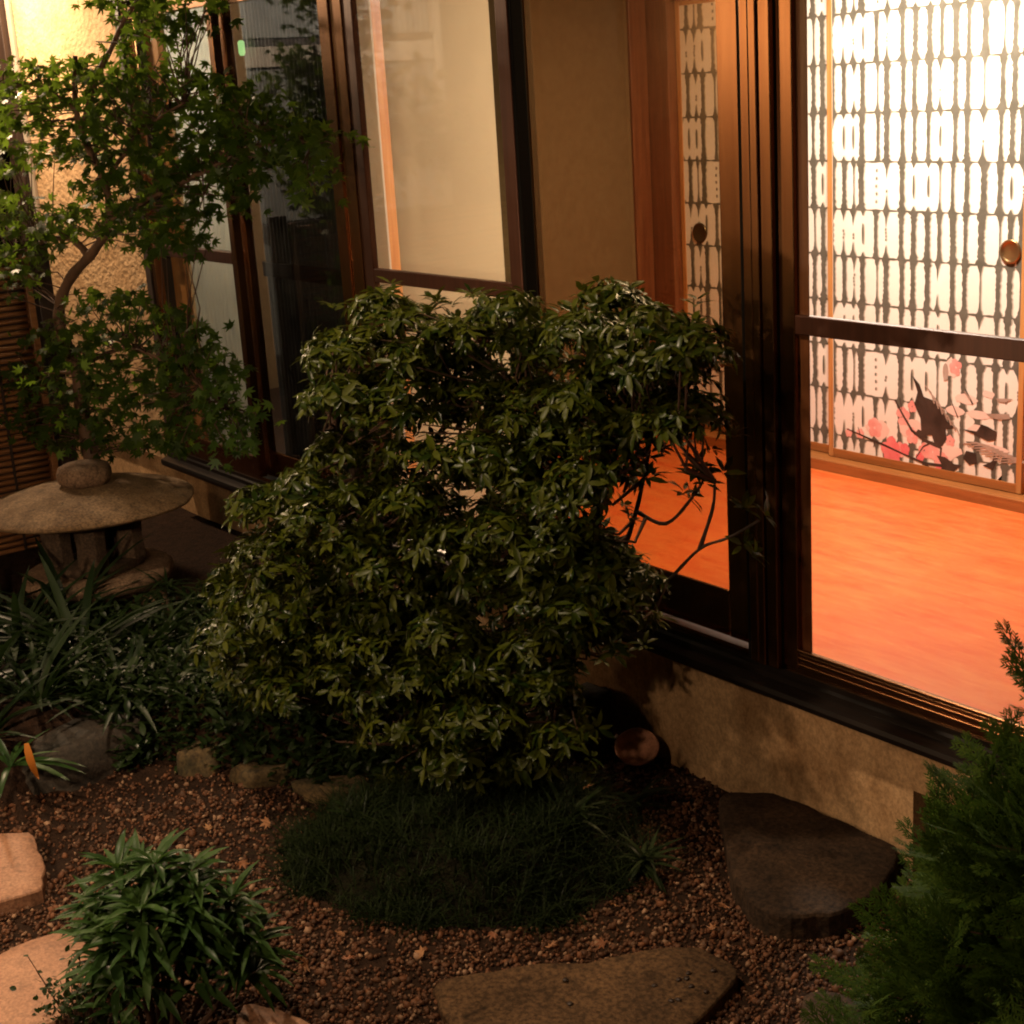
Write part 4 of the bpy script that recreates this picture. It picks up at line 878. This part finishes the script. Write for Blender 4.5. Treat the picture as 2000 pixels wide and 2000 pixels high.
def star(lobes=7):
    V = [(0, .12, 0)]; F = []
    angs = np.radians([-128, -84, -42, 0, 42, 84, 128]); rad = [.42, .78, .95, 1.05, .95, .78, .42]
    ring = [(0.0, -.02, 0)]
    for i, (a, r) in enumerate(zip(angs, rad)):
        ring.append((r*.56*math.sin(a), .12+r*.56*math.cos(a), -.07*r))
        if i < 6:
            b = (angs[i]+angs[i+1])/2
            ring.append((.22*math.sin(b), .12+.22*math.cos(b), .015))
    # widen each lobe: points either side of the tip
    out = [ring[0]]
    for i in range(1, len(ring)):
        if i % 2 == 1:
            a = angs[(i-1)//2]; r = rad[(i-1)//2]*.56
            for off in (-.17, 0, .17):
                rr = r*(.62 if off else 1.0)
                out.append((rr*math.sin(a+off*1.15), .12+rr*math.cos(a+off*1.15), -.04*rr))
        else:
            out.append(ring[i])
    V += out
    for i in range(1, len(V)-1): F.append((0, i, i+1))
    F.append((0, len(V)-1, 1))
    return np.array(V, float), np.array(F)

FWD = np.array(_f); CAMP = np.array(CAM)
def leaves(parent, mat, T, F, R, s, p, n_single=300, name="leaf", rest="foliage"):
    """the leaves that show largest become objects of their own, the others one mesh"""
    m = len(p)
    s = np.asarray(s, float)
    s3 = np.repeat(s[:, None], 3, 1) if s.ndim == 1 else s
    facing = np.abs(np.sum(R[:, :, 2]*norm(CAMP-p), -1))
    depth = (p-CAMP) @ FWD
    score = s3[:, 1]/depth*(.35+facing) + .004*RNG.random(m)
    order = np.argsort(-score)
    one, many = order[:n_single], order[n_single:]
    me = None
    inv = Matrix.Translation(Vector(parent.location)).inverted()
    for i in one:
        if me is None:
            me = bpy.data.meshes.new(name); me.from_pydata([tuple(v) for v in T], [], [tuple(int(q) for q in f) for f in F]); me.update()
            me.polygons.foreach_set("use_smooth", np.ones(len(me.polygons), dtype=bool)); me.materials.append(mat)
        o = bpy.data.objects.new(name, me); COL.objects.link(o)
        o.parent = parent; o.matrix_parent_inverse = inv
        X = R[i]*s3[i][None, :]
        o.matrix_basis = Matrix(((X[0, 0], X[0, 1], X[0, 2], p[i, 0]), (X[1, 0], X[1, 1], X[1, 2], p[i, 1]), (X[2, 0], X[2, 1], X[2, 2], p[i, 2]), (0, 0, 0, 1)))
    if len(many):
        V = place(T, R[many], s3[many], p[many])
        o = mesh_np(rest, V, rep_faces(F, len(T), len(many)), mat, parent, smooth=True)
        o["kind"] = "stuff"

def rand_dir(m):
    v = RNG.normal(size=(m, 3)); return norm(v)

def twigs(parent, nodes, targets, mat, r0=.006, r1=.002, name="twigs", sag=.03):
    """thin shoots from the nearest limb point to every leaf clump"""
    mb = MB(); nodes = np.asarray(nodes)
    for t in targets:
        d = np.linalg.norm(nodes-t, axis=1) + np.where(nodes[:, 2] > t[2]+.03, .35, 0)
        b = nodes[np.argmin(d)]
        if np.linalg.norm(b-t) < .02: continue
        mid = (b+t)/2 + np.array([*(RNG.normal(size=2)*.03), -sag])
        mb.tube([b, mid, t], [r0, (r0+r1)/2, r1], 4, False)
    o = mb.build(name, mat, parent, smooth=True); o["kind"] = "stuff"

def limb(parent, name, pts, r0, r1, mat, sides=9):
    """smooth tapered limb through the points; returns points along it"""
    P = [Vector(p) for p in pts]; out = []
    for i in range(len(P)-1):
        p0, p1, p2, p3 = P[max(i-1, 0)], P[i], P[i+1], P[min(i+2, len(P)-1)]
        for j in range(5):
            t = j/5
            out.append(.5*((2*p1)+(p2-p0)*t+(2*p0-5*p1+4*p2-p3)*t*t+(-p0+3*p1-3*p2+p3)*t**3))
    out.append(P[-1])
    n = len(out)
    rad = [(r0+(r1-r0)*(i/(n-1))**.85)*(1+.10*math.sin(i*1.7)) for i in range(n)]
    MB().tube(out, rad, sides).build(name, mat, parent, smooth=True)
    return [tuple(v) for v in out]

# ================================================================ glossy bush
BC = np.array(BUSH_CLUMPS)/100.0
bush = empty("garden_bush", (-3.36, -0.48, 0.08), "large glossy-leaved evergreen bush in front of the glass doors", "bush")
nodes = []
for pts, r0, r1 in [
    ([(-3.46, -.53, .05), (-3.50, -.55, .22), (-3.53, -.57, .36), (-3.54, -.60, .60), (-3.62, -.66, .85), (-3.70, -.70, 1.10)], .034, .010),
    ([(-3.30, -.46, .05), (-3.20, -.42, .26), (-3.12, -.39, .44), (-3.08, -.37, .60), (-3.02, -.34, .85), (-2.98, -.32, 1.10)], .028, .009),
    ([(-3.40, -.42, .05), (-3.42, -.36, .40), (-3.46, -.30, .75), (-3.50, -.30, 1.05), (-3.46, -.34, 1.35)], .020, .006),
    ([(-3.45, -.55, .05), (-3.60, -.66, .25), (-3.78, -.80, .42), (-3.95, -.92, .52)], .022, .008),
    ([(-3.36, -.46, .05), (-3.34, -.42, .30), (-3.26, -.38, .55), (-3.22, -.36, .85), (-3.24, -.38, 1.2)], .016, .005),
    ([(-3.54, -.60, .60), (-3.72, -.72, .72), (-3.88, -.80, .80)], .014, .006),
    ([(-3.12, -.39, .44), (-3.0, -.35, .66), (-2.94, -.32, .81), (-2.89, -.31, .93), (-2.85, -.30, 1.07), (-2.84, -.29, 1.15)], .009, .004),
    ([(-2.89, -.31, .93), (-2.80, -.29, .91), (-2.72, -.27, .99), (-2.68, -.26, 1.05)], .006, .003),
    ([(-3.0, -.35, .66), (-2.88, -.31, .70), (-2.80, -.29, .76), (-2.70, -.27, .86), (-2.62, -.25, .90), (-2.55, -.21, .95)], .006, .003),
    ([(-2.70, -.27, .86), (-2.66, -.26, .97), (-2.65, -.26, 1.04)], .006, .003)]:
    nodes += limb(bush, "stem", pts, r0, r1, M['bark'])
twigs(bush, nodes, np.concatenate([BC, np.array(BUSH_LOBES)/100.0]), M['twig'], .0055, .0022)
SPR = np.array([(-2.84, -.29, 1.15), (-2.68, -.26, 1.06), (-2.55, -.21, .96), (-2.65, -.26, 1.05), (-2.82, -.30, 1.02), (-2.74, -.28, .98), (-2.60, -.24, .91), (-2.90, -.33, .74), (-2.95, -.36, .55)])
def whorls(C, per, spread, seed, cen):
    m = len(C)*per
    c = np.repeat(C, per, 0) + RNG.normal(size=(m, 3))*spread
    out = c - cen; out = out/np.array([.7, .7, .9])
    ax = norm(norm(out)*.55 + np.array([0, 0, .75]) + RNG.normal(size=(m, 3))*.33)
    P, D, N, S = [], [], [], []
    u = norm(np.cross(ax, rand_dir(m))); v = np.cross(ax, u)
    for k in range(8):
        q = 2*math.pi*k/8 + RNG.random(m)*.55
        rad = u*np.cos(q)[:, None] + v*np.sin(q)[:, None]
        el = RNG.uniform(.05, .75, m)[:, None]
        d = rad*np.cos(el) + ax*np.sin(el)
        P.append(c + ax*(RNG.random((m, 1))*.016) + d*.004); D.append(d); N.append(ax*np.cos(el) - rad*np.sin(el) + RNG.normal(size=(m, 3))*.16)
        S.append(RNG.uniform(.028, .050, m))
    return np.concatenate(P), np.concatenate(D), np.concatenate(N), np.concatenate(S)
T, F = lance(.33, .14, .20, (0, .25, .62, 1.0), (.14, .85, .9, .0))
bcen = np.array([-3.35, -.5, .55])
LB = np.array(BUSH_LOBES)/100.0
def lobe_whorls(C):
    """tufted lobes: whorls sit on the upper outer shell of each lobe, with dark hollows between the lobes"""
    cs, axs = [], []
    for c in C:
        r = RNG.uniform(.050, .092); n = int(13*(r/.07)**2)+4
        v = rand_dir(n*3); v = v[v[:, 2] > -.15][:n]
        o = norm((c-bcen)*np.array([1.2, 1.2, .8]))
        v = norm(v + o*.35)
        cs.append(c + v*np.array([r*1.15, r*1.15, r*.75])*RNG.uniform(.75, 1.05, (len(v), 1)))
        axs.append(norm(v*.8 + np.array([0, 0, .55]) + RNG.normal(size=v.shape)*.22))
    c = np.concatenate(cs); ax = np.concatenate(axs); m = len(c)
    u = norm(np.cross(ax, rand_dir(m))); w = np.cross(ax, u)
    P, D, N, S = [], [], [], []
    sz = RNG.uniform(.75, 1.2, m)
    for k in range(8):
        q = 2*math.pi*k/8 + RNG.random(m)*.7
        rad = u*np.cos(q)[:, None] + w*np.sin(q)[:, None]
        el = (RNG.uniform(-.45, .60, m) - .1)[:, None]
        d = rad*np.cos(el) + ax*np.sin(el) + np.array([0, 0, -.12])
        P.append(c + ax*(RNG.random((m, 1))*.014)); D.append(d)
        N.append(ax*np.cos(el) - rad*np.sin(el) + RNG.normal(size=(m, 3))*.18)
        S.append(RNG.uniform(.026, .052, m)*sz)
    return np.concatenate(P), np.concatenate(D), np.concatenate(N), np.concatenate(S)
a = whorls(BC, 2, .04, 1, bcen); b = whorls(SPR, 2, .018, 2, bcen); c = lobe_whorls(LB)
P = np.concatenate([a[0], b[0], c[0]]); D = np.concatenate([a[1], b[1], c[1]]); Nn = np.concatenate([a[2], b[2], c[2]]); S = np.concatenate([a[3], b[3]*1.25, c[3]])
leaves(bush, M['bush_leaf'], T, F, frames(D, Nn), S, P, 300)

# ================================================================ maple
MC = np.array(MAPLE_CLUMPS)/100.0
maple = empty("maple_tree", (-5.95, -0.62, 0.15), "small curving maple tree behind the stone lantern", "tree")
nodes = limb(maple, "trunk", [(-5.90, -.62, .10), (-5.91, -.60, .45), (-5.97, -.60, .77), (-6.0, -.59, 1.0), (-6.08, -.60, 1.12), (-6.10, -.59, 1.24), (-6.01, -.56, 1.36), (-5.85, -.51, 1.47), (-5.76, -.47, 1.58), (-5.78, -.46, 1.73), (-5.88, -.48, 1.89), (-5.92, -.48, 2.02), (-5.91, -.46, 2.2)], .036, .009, M['bark_warm'], 12)
for pts, r0, r1 in [
    ([(-5.89, -.52, 1.45), (-5.95, -.54, 1.50), (-6.03, -.55, 1.515), (-6.16, -.60, 1.50), (-6.29, -.66, 1.44)], .017, .007),
    ([(-5.90, -.48, 1.90), (-5.80, -.44, 2.10), (-5.70, -.40, 2.21), (-5.59, -.37, 2.32), (-5.43, -.32, 2.43)], .015, .006),
    ([(-5.76, -.47, 1.58), (-5.51, -.41, 1.66), (-5.11, -.31, 1.78), (-4.81, -.26, 1.85), (-4.57, -.22, 1.84)], .014, .004),
    ([(-6.0, -.59, 1.0), (-5.68, -.50, 1.10), (-5.37, -.43, 1.04), (-5.11, -.38, .92)], .011, .004),
    ([(-5.78, -.46, 1.73), (-5.6, -.42, 1.85), (-5.4, -.38, 1.95), (-5.25, -.34, 2.0)], .011, .004),
    ([(-5.92, -.48, 2.0), (-6.1, -.55, 2.1), (-6.3, -.62, 2.1)], .010, .004),
    ([(-6.0, -.59, .98), (-6.12, -.66, .98), (-6.25, -.74, .95)], .009, .004)]:
    nodes += limb(maple, "branch", pts, r0, r1, M['bark_warm'])
twigs(maple, nodes, MC, M['twig'], .0035, .0015, sag=-.01)
per = 7
m = len(MC)*per
p = np.repeat(MC, per, 0) + RNG.normal(size=(m, 3))*np.array([.04, .04, .024])
nrm = norm(np.array([0, 0, .62]) + np.array([.42, -.30, 0]) + RNG.normal(size=(m, 3))*.42)
d = norm(np.cross(nrm, rand_dir(m)) + np.array([.25, -.1, -.35]))
T, F = star()
leaves(maple, M['maple_leaf'], T, F, frames(d, nrm), RNG.uniform(.044, .076, m), p, 300)

# ================================================================ mound with dark grass under the bush
mc = np.array([-3.17, -.73]); 
def mound_h(x, y):
    ca, sa = math.cos(.72), math.sin(.72)
    u = ((x-mc[0])*ca+(y-mc[1])*sa)/.49; v = (-(x-mc[0])*sa+(y-mc[1])*ca)/.40
    r = np.sqrt(u*u+v*v) + .05*np.sin(3*np.arctan2(v, u)+1)
    return .13*(1-sstep(.55, 1.0, r)), r
gx, gy = np.meshgrid(np.linspace(-3.75, -2.35, 60), np.linspace(-1.35, .0, 60))
h, r = mound_h(gx, gy)
V = np.stack([gx.ravel(), gy.ravel(), (h + ground_h(gx, gy) - .012 + .006*np.sin(gx*40)*np.sin(gy*37)).ravel()], 1)
idx = np.arange(3600).reshape(60, 60)
F = np.stack([idx[:-1, :-1].ravel(), idx[:-1, 1:].ravel(), idx[1:, 1:].ravel(), idx[1:, :-1].ravel()], 1)
keep = (r[:-1, :-1].ravel() < 1.04)
tag(mesh_np("planting_mound", V, F[keep], M['moss'], smooth=True), kind="structure")

def blades(name, pos, length, width, mat, parent=None, lean=.55, segs=3, label=None, cat=None):
    m = len(pos)
    az = RNG.random(m)*2*math.pi
    dirx, diry = np.cos(az), np.sin(az)
    L = length*RNG.uniform(.6, 1.25, m); ln = lean*RNG.uniform(.3, 1.4, m); w = width*RNG.uniform(.7, 1.2, m)
    V = np.zeros((m, (segs+1)*2, 3)); 
    for i in range(segs+1):
        t = i/segs
        hx = L*ln*t*t; hz = L*(t-.35*ln*t*t)
        ww = w*(1-t**1.6)*.5 + .0002
        cx = pos[:, 0]+dirx*hx; cy = pos[:, 1]+diry*hx; cz = pos[:, 2]+hz
        V[:, 2*i] = np.stack([cx-diry*ww, cy+dirx*ww, cz], 1); V[:, 2*i+1] = np.stack([cx+diry*ww, cy-dirx*ww, cz], 1)
    F = np.array([(2*i, 2*i+1, 2*i+3, 2*i+2) for i in range(segs)])
    o = mesh_np(name, V.reshape(-1, 3), rep_faces(F, (segs+1)*2, m), mat, parent, smooth=True)
    return o

n = 34000
px_ = RNG.uniform(-3.75, -2.35, n); py_ = RNG.uniform(-1.35, 0, n)
h, r = mound_h(px_, py_)
prob = np.where(r < .50, .45, 1.0)
clump = np.array([noise.noise(Vector((a*7, b*7, 0)))+.5*noise.noise(Vector((a*19, b*19, 4))) for a, b in zip(px_, py_)])
k = (r < 1.0+.10*clump) & (RNG.random(n) < prob*np.clip(.75+1.3*clump, .2, 1))
pos = np.stack([px_, py_, h+ground_h(px_, py_)-.012], 1)[k]
g = blades("dwarf_grass", pos, .075+.055*np.clip(clump[k], -.6, 1), .0042, M['grass'], lean=1.1)
tag(g, "dark dwarf grass ringing the mound under the bush", "grass", kind="stuff")

# low ferny cover between the rocks and the bush
n = 15000
px_ = RNG.uniform(-5.2, -3.55, n); py_ = RNG.uniform(-1.25, -.2, n)
ok = px_ < -4.30 + .62*sstep(-1.15, -.75, py_)
pos = np.stack([px_, py_, ground_h(px_, py_)], 1)[ok]
T, F = lance(.42, .12, .35)
m = len(pos)
az = RNG.random(m)*2*math.pi; el = RNG.uniform(.2, 1.2, m)
d = np.stack([np.cos(az)*np.cos(el), np.sin(az)*np.cos(el), np.sin(el)], 1)
pos[:, 2] += RNG.uniform(.0, .13, m)*(.35+.65*RNG.random(m))
V = place(T, frames(d, np.tile([0, 0, 1.0], (m, 1))+RNG.normal(size=(m, 3))*.2), RNG.uniform(.028, .055, m), pos)
tag(mesh_np("ground_cover", V, rep_faces(F, len(T), m), M['cover'], smooth=True), "low dark green ground cover between the edging rocks and the bush", "ground cover", kind="stuff")

# ================================================================ strap-leaved plants
TS, FS = lance(.085, .25, .62, (0, .2, .45, .7, .88, 1.0), (.55, .9, 1.0, .8, .45, .0))
def strap_plant(loc, n, size, label, mat='strap_leaf', name="strap_leaf_plant"):
    z = float(ground_h(loc[0], loc[1]))
    e = empty(name, (loc[0], loc[1], z), label, "plant", "strap-leaved plants in the raised bed")
    az = RNG.random(n)*2*math.pi; el = RNG.uniform(.55, 1.4, n)
    d = np.stack([np.cos(az)*np.cos(el), np.sin(az)*np.cos(el), np.sin(el)], 1)
    nr = np.stack([-np.cos(az)*np.sin(el), -np.sin(az)*np.sin(el), np.cos(el)], 1)
    p = np.array([loc[0], loc[1], z-.01]) + np.stack([np.cos(az)*.03, np.sin(az)*.03, np.zeros(n)], 1)*RNG.random((n, 1))
    leaves(e, M[mat], TS, FS, frames(d, nr+RNG.normal(size=(n, 3))*.12), size*RNG.uniform(.65, 1.15, n), p, n)
for (x, y, n, s, lb) in [
    (-5.20, -1.23, 34, .34, "strap-leaved clump at the left edge below the bamboo screen"),
    (-4.93, -1.10, 38, .36, "dense strap-leaved clump just in front of the lantern"),
    (-4.80, -0.92, 34, .30, "strap-leaved clump to the right of the lantern base"),
    (-4.72, -1.33, 30, .30, "low strap-leaved clump directly behind the dark boulder"),
    (-5.35, -0.98, 34, .34, "rear strap-leaved clump close to the lantern platform"),
    (-5.70, -1.12, 28, .32, "dim strap-leaved clump at the foot of the bamboo screen"),
    (-4.55, -1.10, 26, .25, "short strap-leaved clump between the boulder and ground cover"),
    (-4.62, -0.72, 26, .26, "strap-leaved clump beside the pale pointed stone"),
    (-4.55, -1.56, 24, .26, "strap-leaved clump left of the dark boulder"),
    (-4.95, -1.42, 26, .30, "strap-leaved clump behind the leftmost boulder edge")]:
    strap_plant((x, y), n, s, lb)
# two pale fern-like tufts beside the lantern
for (x, y, z, lb) in [(-5.10, -0.70, .30, "pale feathery tuft rising right of the lantern platform"), (-4.75, -0.95, .22, "feathery tuft low among the strap leaves")]:
    e = empty("feathery_plant", (x, y, float(ground_h(x, y))), lb, "plant")
    n = 46
    az = RNG.random(n)*2*math.pi; el = RNG.uniform(-.1, 1.3, n)
    d = np.stack([np.cos(az)*np.cos(el), np.sin(az)*np.cos(el), np.sin(el)], 1)
    base = np.array([x, y, z])
    leaves(e, M['cover'], TS, FS, frames(d, np.tile([0, 0, 1.0], (n, 1))), RNG.uniform(.07, .14, n), base+RNG.normal(size=(n, 3))*.02, n)
    MB().tube([(x, y, float(ground_h(x, y))), (x+.01, y, z*.6), (x, y, z)], [.005, .004, .003], 6).build("stem", M['twig'], e)
ol = empty("bright_leaf_plant", (-4.36, -1.55, 0.0), "small plant with one orange dying leaf at the left edge", "plant")
n = 12
az = RNG.random(n)*2*math.pi; el = RNG.uniform(.3, 1.2, n)
d = np.stack([np.cos(az)*np.cos(el), np.sin(az)*np.cos(el), np.sin(el)], 1)
leaves(ol, M['lily_leaf'], TS*np.array([1.6, 1, 1]), FS, frames(d, np.tile([0, 0, 1.0], (n, 1))), RNG.uniform(.12, .2, n), np.tile([-4.36, -1.55, .12], (n, 1)), n)
V = place(TS*np.array([2.4, 1, 1]), frames(np.array([[.35, -.1, -1.0]]), np.array([[.8, -.5, .3]])), np.array([.115]), np.array([[-4.23, -1.53, .235]]))
tag(mesh_np("dying_leaf", V, FS, M['orange_leaf'], ol, smooth=True), "hanging orange leaf")

# ================================================================ leafy plant in the lower left
TL, FL = lance(.20, .22, .50, (0, .1, .3, .55, .8, 1.0), (.10, .5, .95, 1.0, .6, .0))
lily = empty("leafy_plant", (-2.95, -1.72, 0.0), "upright plant with whorls of long glossy leaves in the lower left", "plant")
P, D, N_, S = [], [], [], []
for (sx, sy, top, tilt) in [(-2.94, -1.68, .42, (.01, .01)), (-2.97, -1.71, .40, (-.05, -.03)), (-2.91, -1.64, .39, (.01, .05)), (-2.99, -1.68, .37, (-.06, .01)), (-2.91, -1.71, .36, (.05, -.04)), (-2.88, -1.60, .31, (.02, .09)), (-3.01, -1.74, .30, (-.05, -.05)), (-2.90, -1.67, .34, (.06, .03)), (-2.86, -1.57, .20, (.02, .08)), (-2.96, -1.66, .33, (-.02, .05)), (-2.93, -1.74, .30, (.0, -.08))]:
    pts = [(sx*.5-1.475, sy*.5-.86, 0), (sx, sy, top*.5), (sx+tilt[0]*.7, sy+tilt[1]*.7, top)]
    MB().tube(pts, [.006, .005, .003], 6).build("stem", M['twig'], lily)
    tip = np.array(pts[2])
    for lev, nl, ln in ((0, 16, .088), (-.030, 15, .105), (-.075, 14, .112), (-.13, 12, .105), (-.19, 9, .10)):
        if top+lev < .08: continue
        for k in range(nl):
            q = 2*math.pi*k/nl+RNG.random()*.6; el = RNG.uniform(-.1, .75) + (.35 if lev == 0 else 0)
            rad = np.array([math.cos(q), math.sin(q), 0])
            D.append(rad*math.cos(el)+np.array([0, 0, math.sin(el)])); N_.append(np.array([0, 0, 1.0])*math.cos(el)-rad*math.sin(el)+RNG.normal(size=3)*.15)
            P.append(tip+np.array([0, 0, lev])+rad*.004); S.append(ln*RNG.uniform(.7, 1.1))
leaves(lily, M['lily_leaf'], TL, FL, frames(np.array(D), np.array(N_)), np.array(S), np.array(P), 300)

# small round-leaved shrublet under it
e = empty("low_shrublet", (-3.02, -1.86, 0.03), "tiny-leaved low shrublet below the leafy plant by the pink flagstone", "plant")
n = 520
c = np.array([-3.03, -1.85, .11]) + RNG.normal(size=(n, 3))*np.array([.055, .055, .045])
c[:, 2] = np.maximum(c[:, 2], .03)
T, F = lance(.75, .08, .15)
leaves(e, M['cover'], T, F, frames(rand_dir(n), np.tile([0, 0, 1.0], (n, 1))+RNG.normal(size=(n, 3))*.5), RNG.uniform(.011, .018, n), c, 120)
mb = MB()
for i in range(40):
    mb.tube([(-3.02+RNG.normal()*.02, -1.86+RNG.normal()*.02, .0), tuple(c[i*9])], [.0022, .0012], 4)
mb.build("stems", M['twig'], e)["kind"] = "stuff"

# small rosettes on the mound
def rosette(x, y, z, n, size, label, mat):
    e = empty("mound_plant", (x, y, z), label, "plant")
    az = RNG.random(n)*2*math.pi; el = RNG.uniform(.2, 1.2, n)
    d = np.stack([np.cos(az)*np.cos(el), np.sin(az)*np.cos(el), np.sin(el)], 1)
    leaves(e, M[mat], TS*np.array([1.5, 1, 1]), FS, frames(d, np.tile([0, 0, 1.0], (n, 1))), size*RNG.uniform(.6, 1.1, n), np.tile([x, y, z], (n, 1))+RNG.normal(size=(n, 3))*.008, n)
rosette(-3.03, -.24, .03, 22, .12, "spiky tuft beside the terracotta dish", 'grass')
rosette(-2.74, -.46, .05, 30, .10, "grey-green grass tuft on the right of the mound", 'grass')
rosette(-3.33, -.93, .10, 22, .11, "leafy seedling on the left front of the mound", 'cover')
rosette(-2.95, -.52, .12, 22, .11, "leafy seedling near the bush stems", 'cover')

# ================================================================ conifer at the lower right
con = empty("conifer_shrub", (-1.47, -0.60, 0.0), "feathery green conifer filling the lower right corner", "shrub")
def frond_template():
    """flat spray: a rib with alternating scale-clad branchlets, tips turned up"""
    V, F = [], []
    def strip(a, b, w, lift=0.0):
        a = np.array(a, float); b = np.array(b, float); d = b-a; s = np.array([d[1], -d[0], 0]); s /= max(np.linalg.norm(s), 1e-6)
        n = len(V); mid = (a+b)/2+np.array([0, 0, lift])
        V.extend([a-s*w*.5, a+s*w*.5, mid-s*w*.7, mid+s*w*.7, b]); F.extend([(n, n+1, n+3), (n, n+3, n+2), (n+2, n+3, n+4)])
    strip((0, 0, 0), (0, .5, .03), .020); strip((0, .45, .03), (0, 1, -.02), .022)
    for i in range(9):
        t = .12+.092*i
        for sgn in (-1, 1):
            ln = .42*(1-.72*t)*(1+.15*math.sin(i*3+sgn)); a = math.radians(33+8*math.sin(i*2.3+sgn))
            b = (sgn*ln*math.sin(a), t+ln*math.cos(a), .04-.10*ln)
            strip((0, t, .02), b, .017, .01)
            for k in (.35, .62, .85):
                q0 = (sgn*ln*k*math.sin(a), t+ln*k*math.cos(a), .03)
                for s2 in (-1, 1):
                    a2 = a*sgn+s2*.65; l2 = .13*(1-k*.5)
                    strip(q0, (q0[0]+l2*math.sin(a2), q0[1]+l2*math.cos(a2), .02), .014)
    return np.array(V), np.array(F)
T, F = frond_template()
P, D, N_, S = [], [], [], []
base = np.array([-1.52, -0.70, 0.0])
trk = limb(con, "trunk", [(-1.49, -.60, 0), (-1.48, -.59, .22), (-1.46, -.57, .44), (-1.42, -.55, .66), (-1.37, -.52, .90)], .03, .008, M['bark'])
cb = MB()
for i in range(210):
    z = RNG.uniform(.02, .64) if i < 200 else RNG.uniform(.62, .88)
    reach = (.29*(1-z/.80)**.7+.05)*RNG.uniform(.55, 1.08) if z < .64 else RNG.uniform(.06, .12)
    q = RNG.random()*2*math.pi
    tb = np.array(trk[min(len(trk)-1, int(z/.90*len(trk)))])
    tip = tb + np.array([math.cos(q)*reach, math.sin(q)*reach, reach*.25+.04])
    cb.tube([tb, (tb+tip)/2+np.array([0, 0, .02]), tip], [.005, .0035, .0015], 4, False)
    for k in np.linspace(.35, 1.0, 4):
        for _ in range(2):
            pp = tb+(tip-tb)*k
            dd = norm((tip-tb)+RNG.normal(size=3)*.12*reach/.3+np.array([0, 0, .02]))
            dd = norm(dd + RNG.normal(size=3)*.30 + np.array([0, 0, .35]))
            P.append(pp); D.append(dd); N_.append(np.array([0, 0, 1.0])+RNG.normal(size=3)*.45); S.append(RNG.uniform(.09, .17))
for tip in [(-1.55, -.49, 1.02), (-1.565, -.51, .96), (-1.565, -.50, .90)]:
    tb = np.array(trk[-2]); tip = np.array(tip)
    cb.tube([tb, (tb+tip)/2+np.array([0, 0, .02]), tip], [.004, .003, .0015], 4, False)
    for k in (.75, .9, 1.0):
        P.append(tb+(tip-tb)*k); D.append(norm((tip-tb)+RNG.normal(size=3)*.05)); N_.append(np.array([0, 0, 1.0])+RNG.normal(size=3)*.3); S.append(RNG.uniform(.05, .08))
o = cb.build("branches", M['twig'], con); o["kind"] = "stuff"
leaves(con, M['conifer'], T, F, frames(np.array(D), np.array(N_)), np.array(S), np.array(P), 260, name="spray", rest="foliage")

# ================================================================ gravel
def ico():
    bm = bmesh.new(); bmesh.ops.create_icosphere(bm, subdivisions=1, radius=1.0)
    V = np.array([v.co[:] for v in bm.verts]); F = np.array([[v.index for v in f.verts] for f in bm.faces]); bm.free()
    return V, F
TI, FI = ico()
n = 140000
x = RNG.uniform(-5.0, -1.0, n); y = RNG.uniform(-3.2, .06, n)
h, r = mound_h(x, y)
dist = np.hypot(x, y+2.75)
keep = (r > .97) & (RNG.random(n) < np.clip((5.2-dist)/2.2, .25, 1))
keep &= ~((x < -4.36+.58*sstep(-1.15, -.75, y)) & (y > -1.62))
thin = np.array([noise.noise(Vector((a*2.3, b*2.3, 7)))+.6*noise.noise(Vector((a*6, b*6, 2))) for a, b in zip(x, y)])
keep &= RNG.random(n) < np.clip(1.1+.8*thin, .45, 1)
x, y = x[keep], y[keep]
m = len(x)
s = np.clip(.0048*np.exp(RNG.normal(size=m)*.36), .0024, .0130)
sc = np.stack([s*RNG.uniform(.8, 1.4, m), s*RNG.uniform(.8, 1.3, m), s*RNG.uniform(.5, .9, m)], 1)
R = frames(rand_dir(m), rand_dir(m))
p = np.stack([x, y, ground_h(x, y)+RNG.uniform(0, .007, m)], 1)
TJ = TI*(1+.18*np.sin(TI[:, :1]*5+TI[:, 1:2]*3))
tag(mesh_np("gravel", place(TJ, R, sc, p), rep_faces(FI, len(TI), m), M['pebble'], smooth=True), "brown pebble gravel covering the garden floor", "gravel", kind="stuff")

# ================================================================ fallen leaves
T, F = star()
spots = [(-2.68, -.62, .02), (-2.62, -.86, .02), (-2.70, -1.02, .02), (-2.80, -1.10, .02), (-3.0, -1.2, .02), (-3.15, -1.28, .02), (-2.95, -1.33, .02), (-3.55, -1.02, .02), (-3.62, -.95, .02), (-3.45, -1.15, .02), (-2.55, -.75, .02), (-3.10, -.60, .14), (-3.04, -.66, .14), (-2.42, -.52, .02), (-3.68, -1.05, .02), (-3.3, -1.3, .02), (-2.9, -1.25, .02), (-3.75, -1.2, .02), (-3.52, -1.22, .02), (-2.48, -.42, .02), (-2.75, -.93, .03), (-3.05, -.40, .13)]
lm = bpy.data.meshes.new("fallen_leaf"); TT = T.copy(); TT[:, 2] += .10*np.sin(TT[:, 0]*6)+.12*TT[:, 1]**2
lm.from_pydata([tuple(v) for v in TT], [], [tuple(int(q) for q in f) for f in F]); lm.update(); lm.materials.append(M['dead_leaf'])
for i, (a, b, c) in enumerate(spots):
    o = bpy.data.objects.new("fallen_leaf", lm); COL.objects.link(o)
    o.location = (a, b, c+.004); s = .030+.02*RNG.random(); o.scale = (s, s, s)
    o.rotation_euler = (RNG.normal()*.35, RNG.normal()*.35, RNG.random()*6.28)
    tag(o, "small dry reddish brown leaf fallen on the ground", "leaf", "fallen leaves")
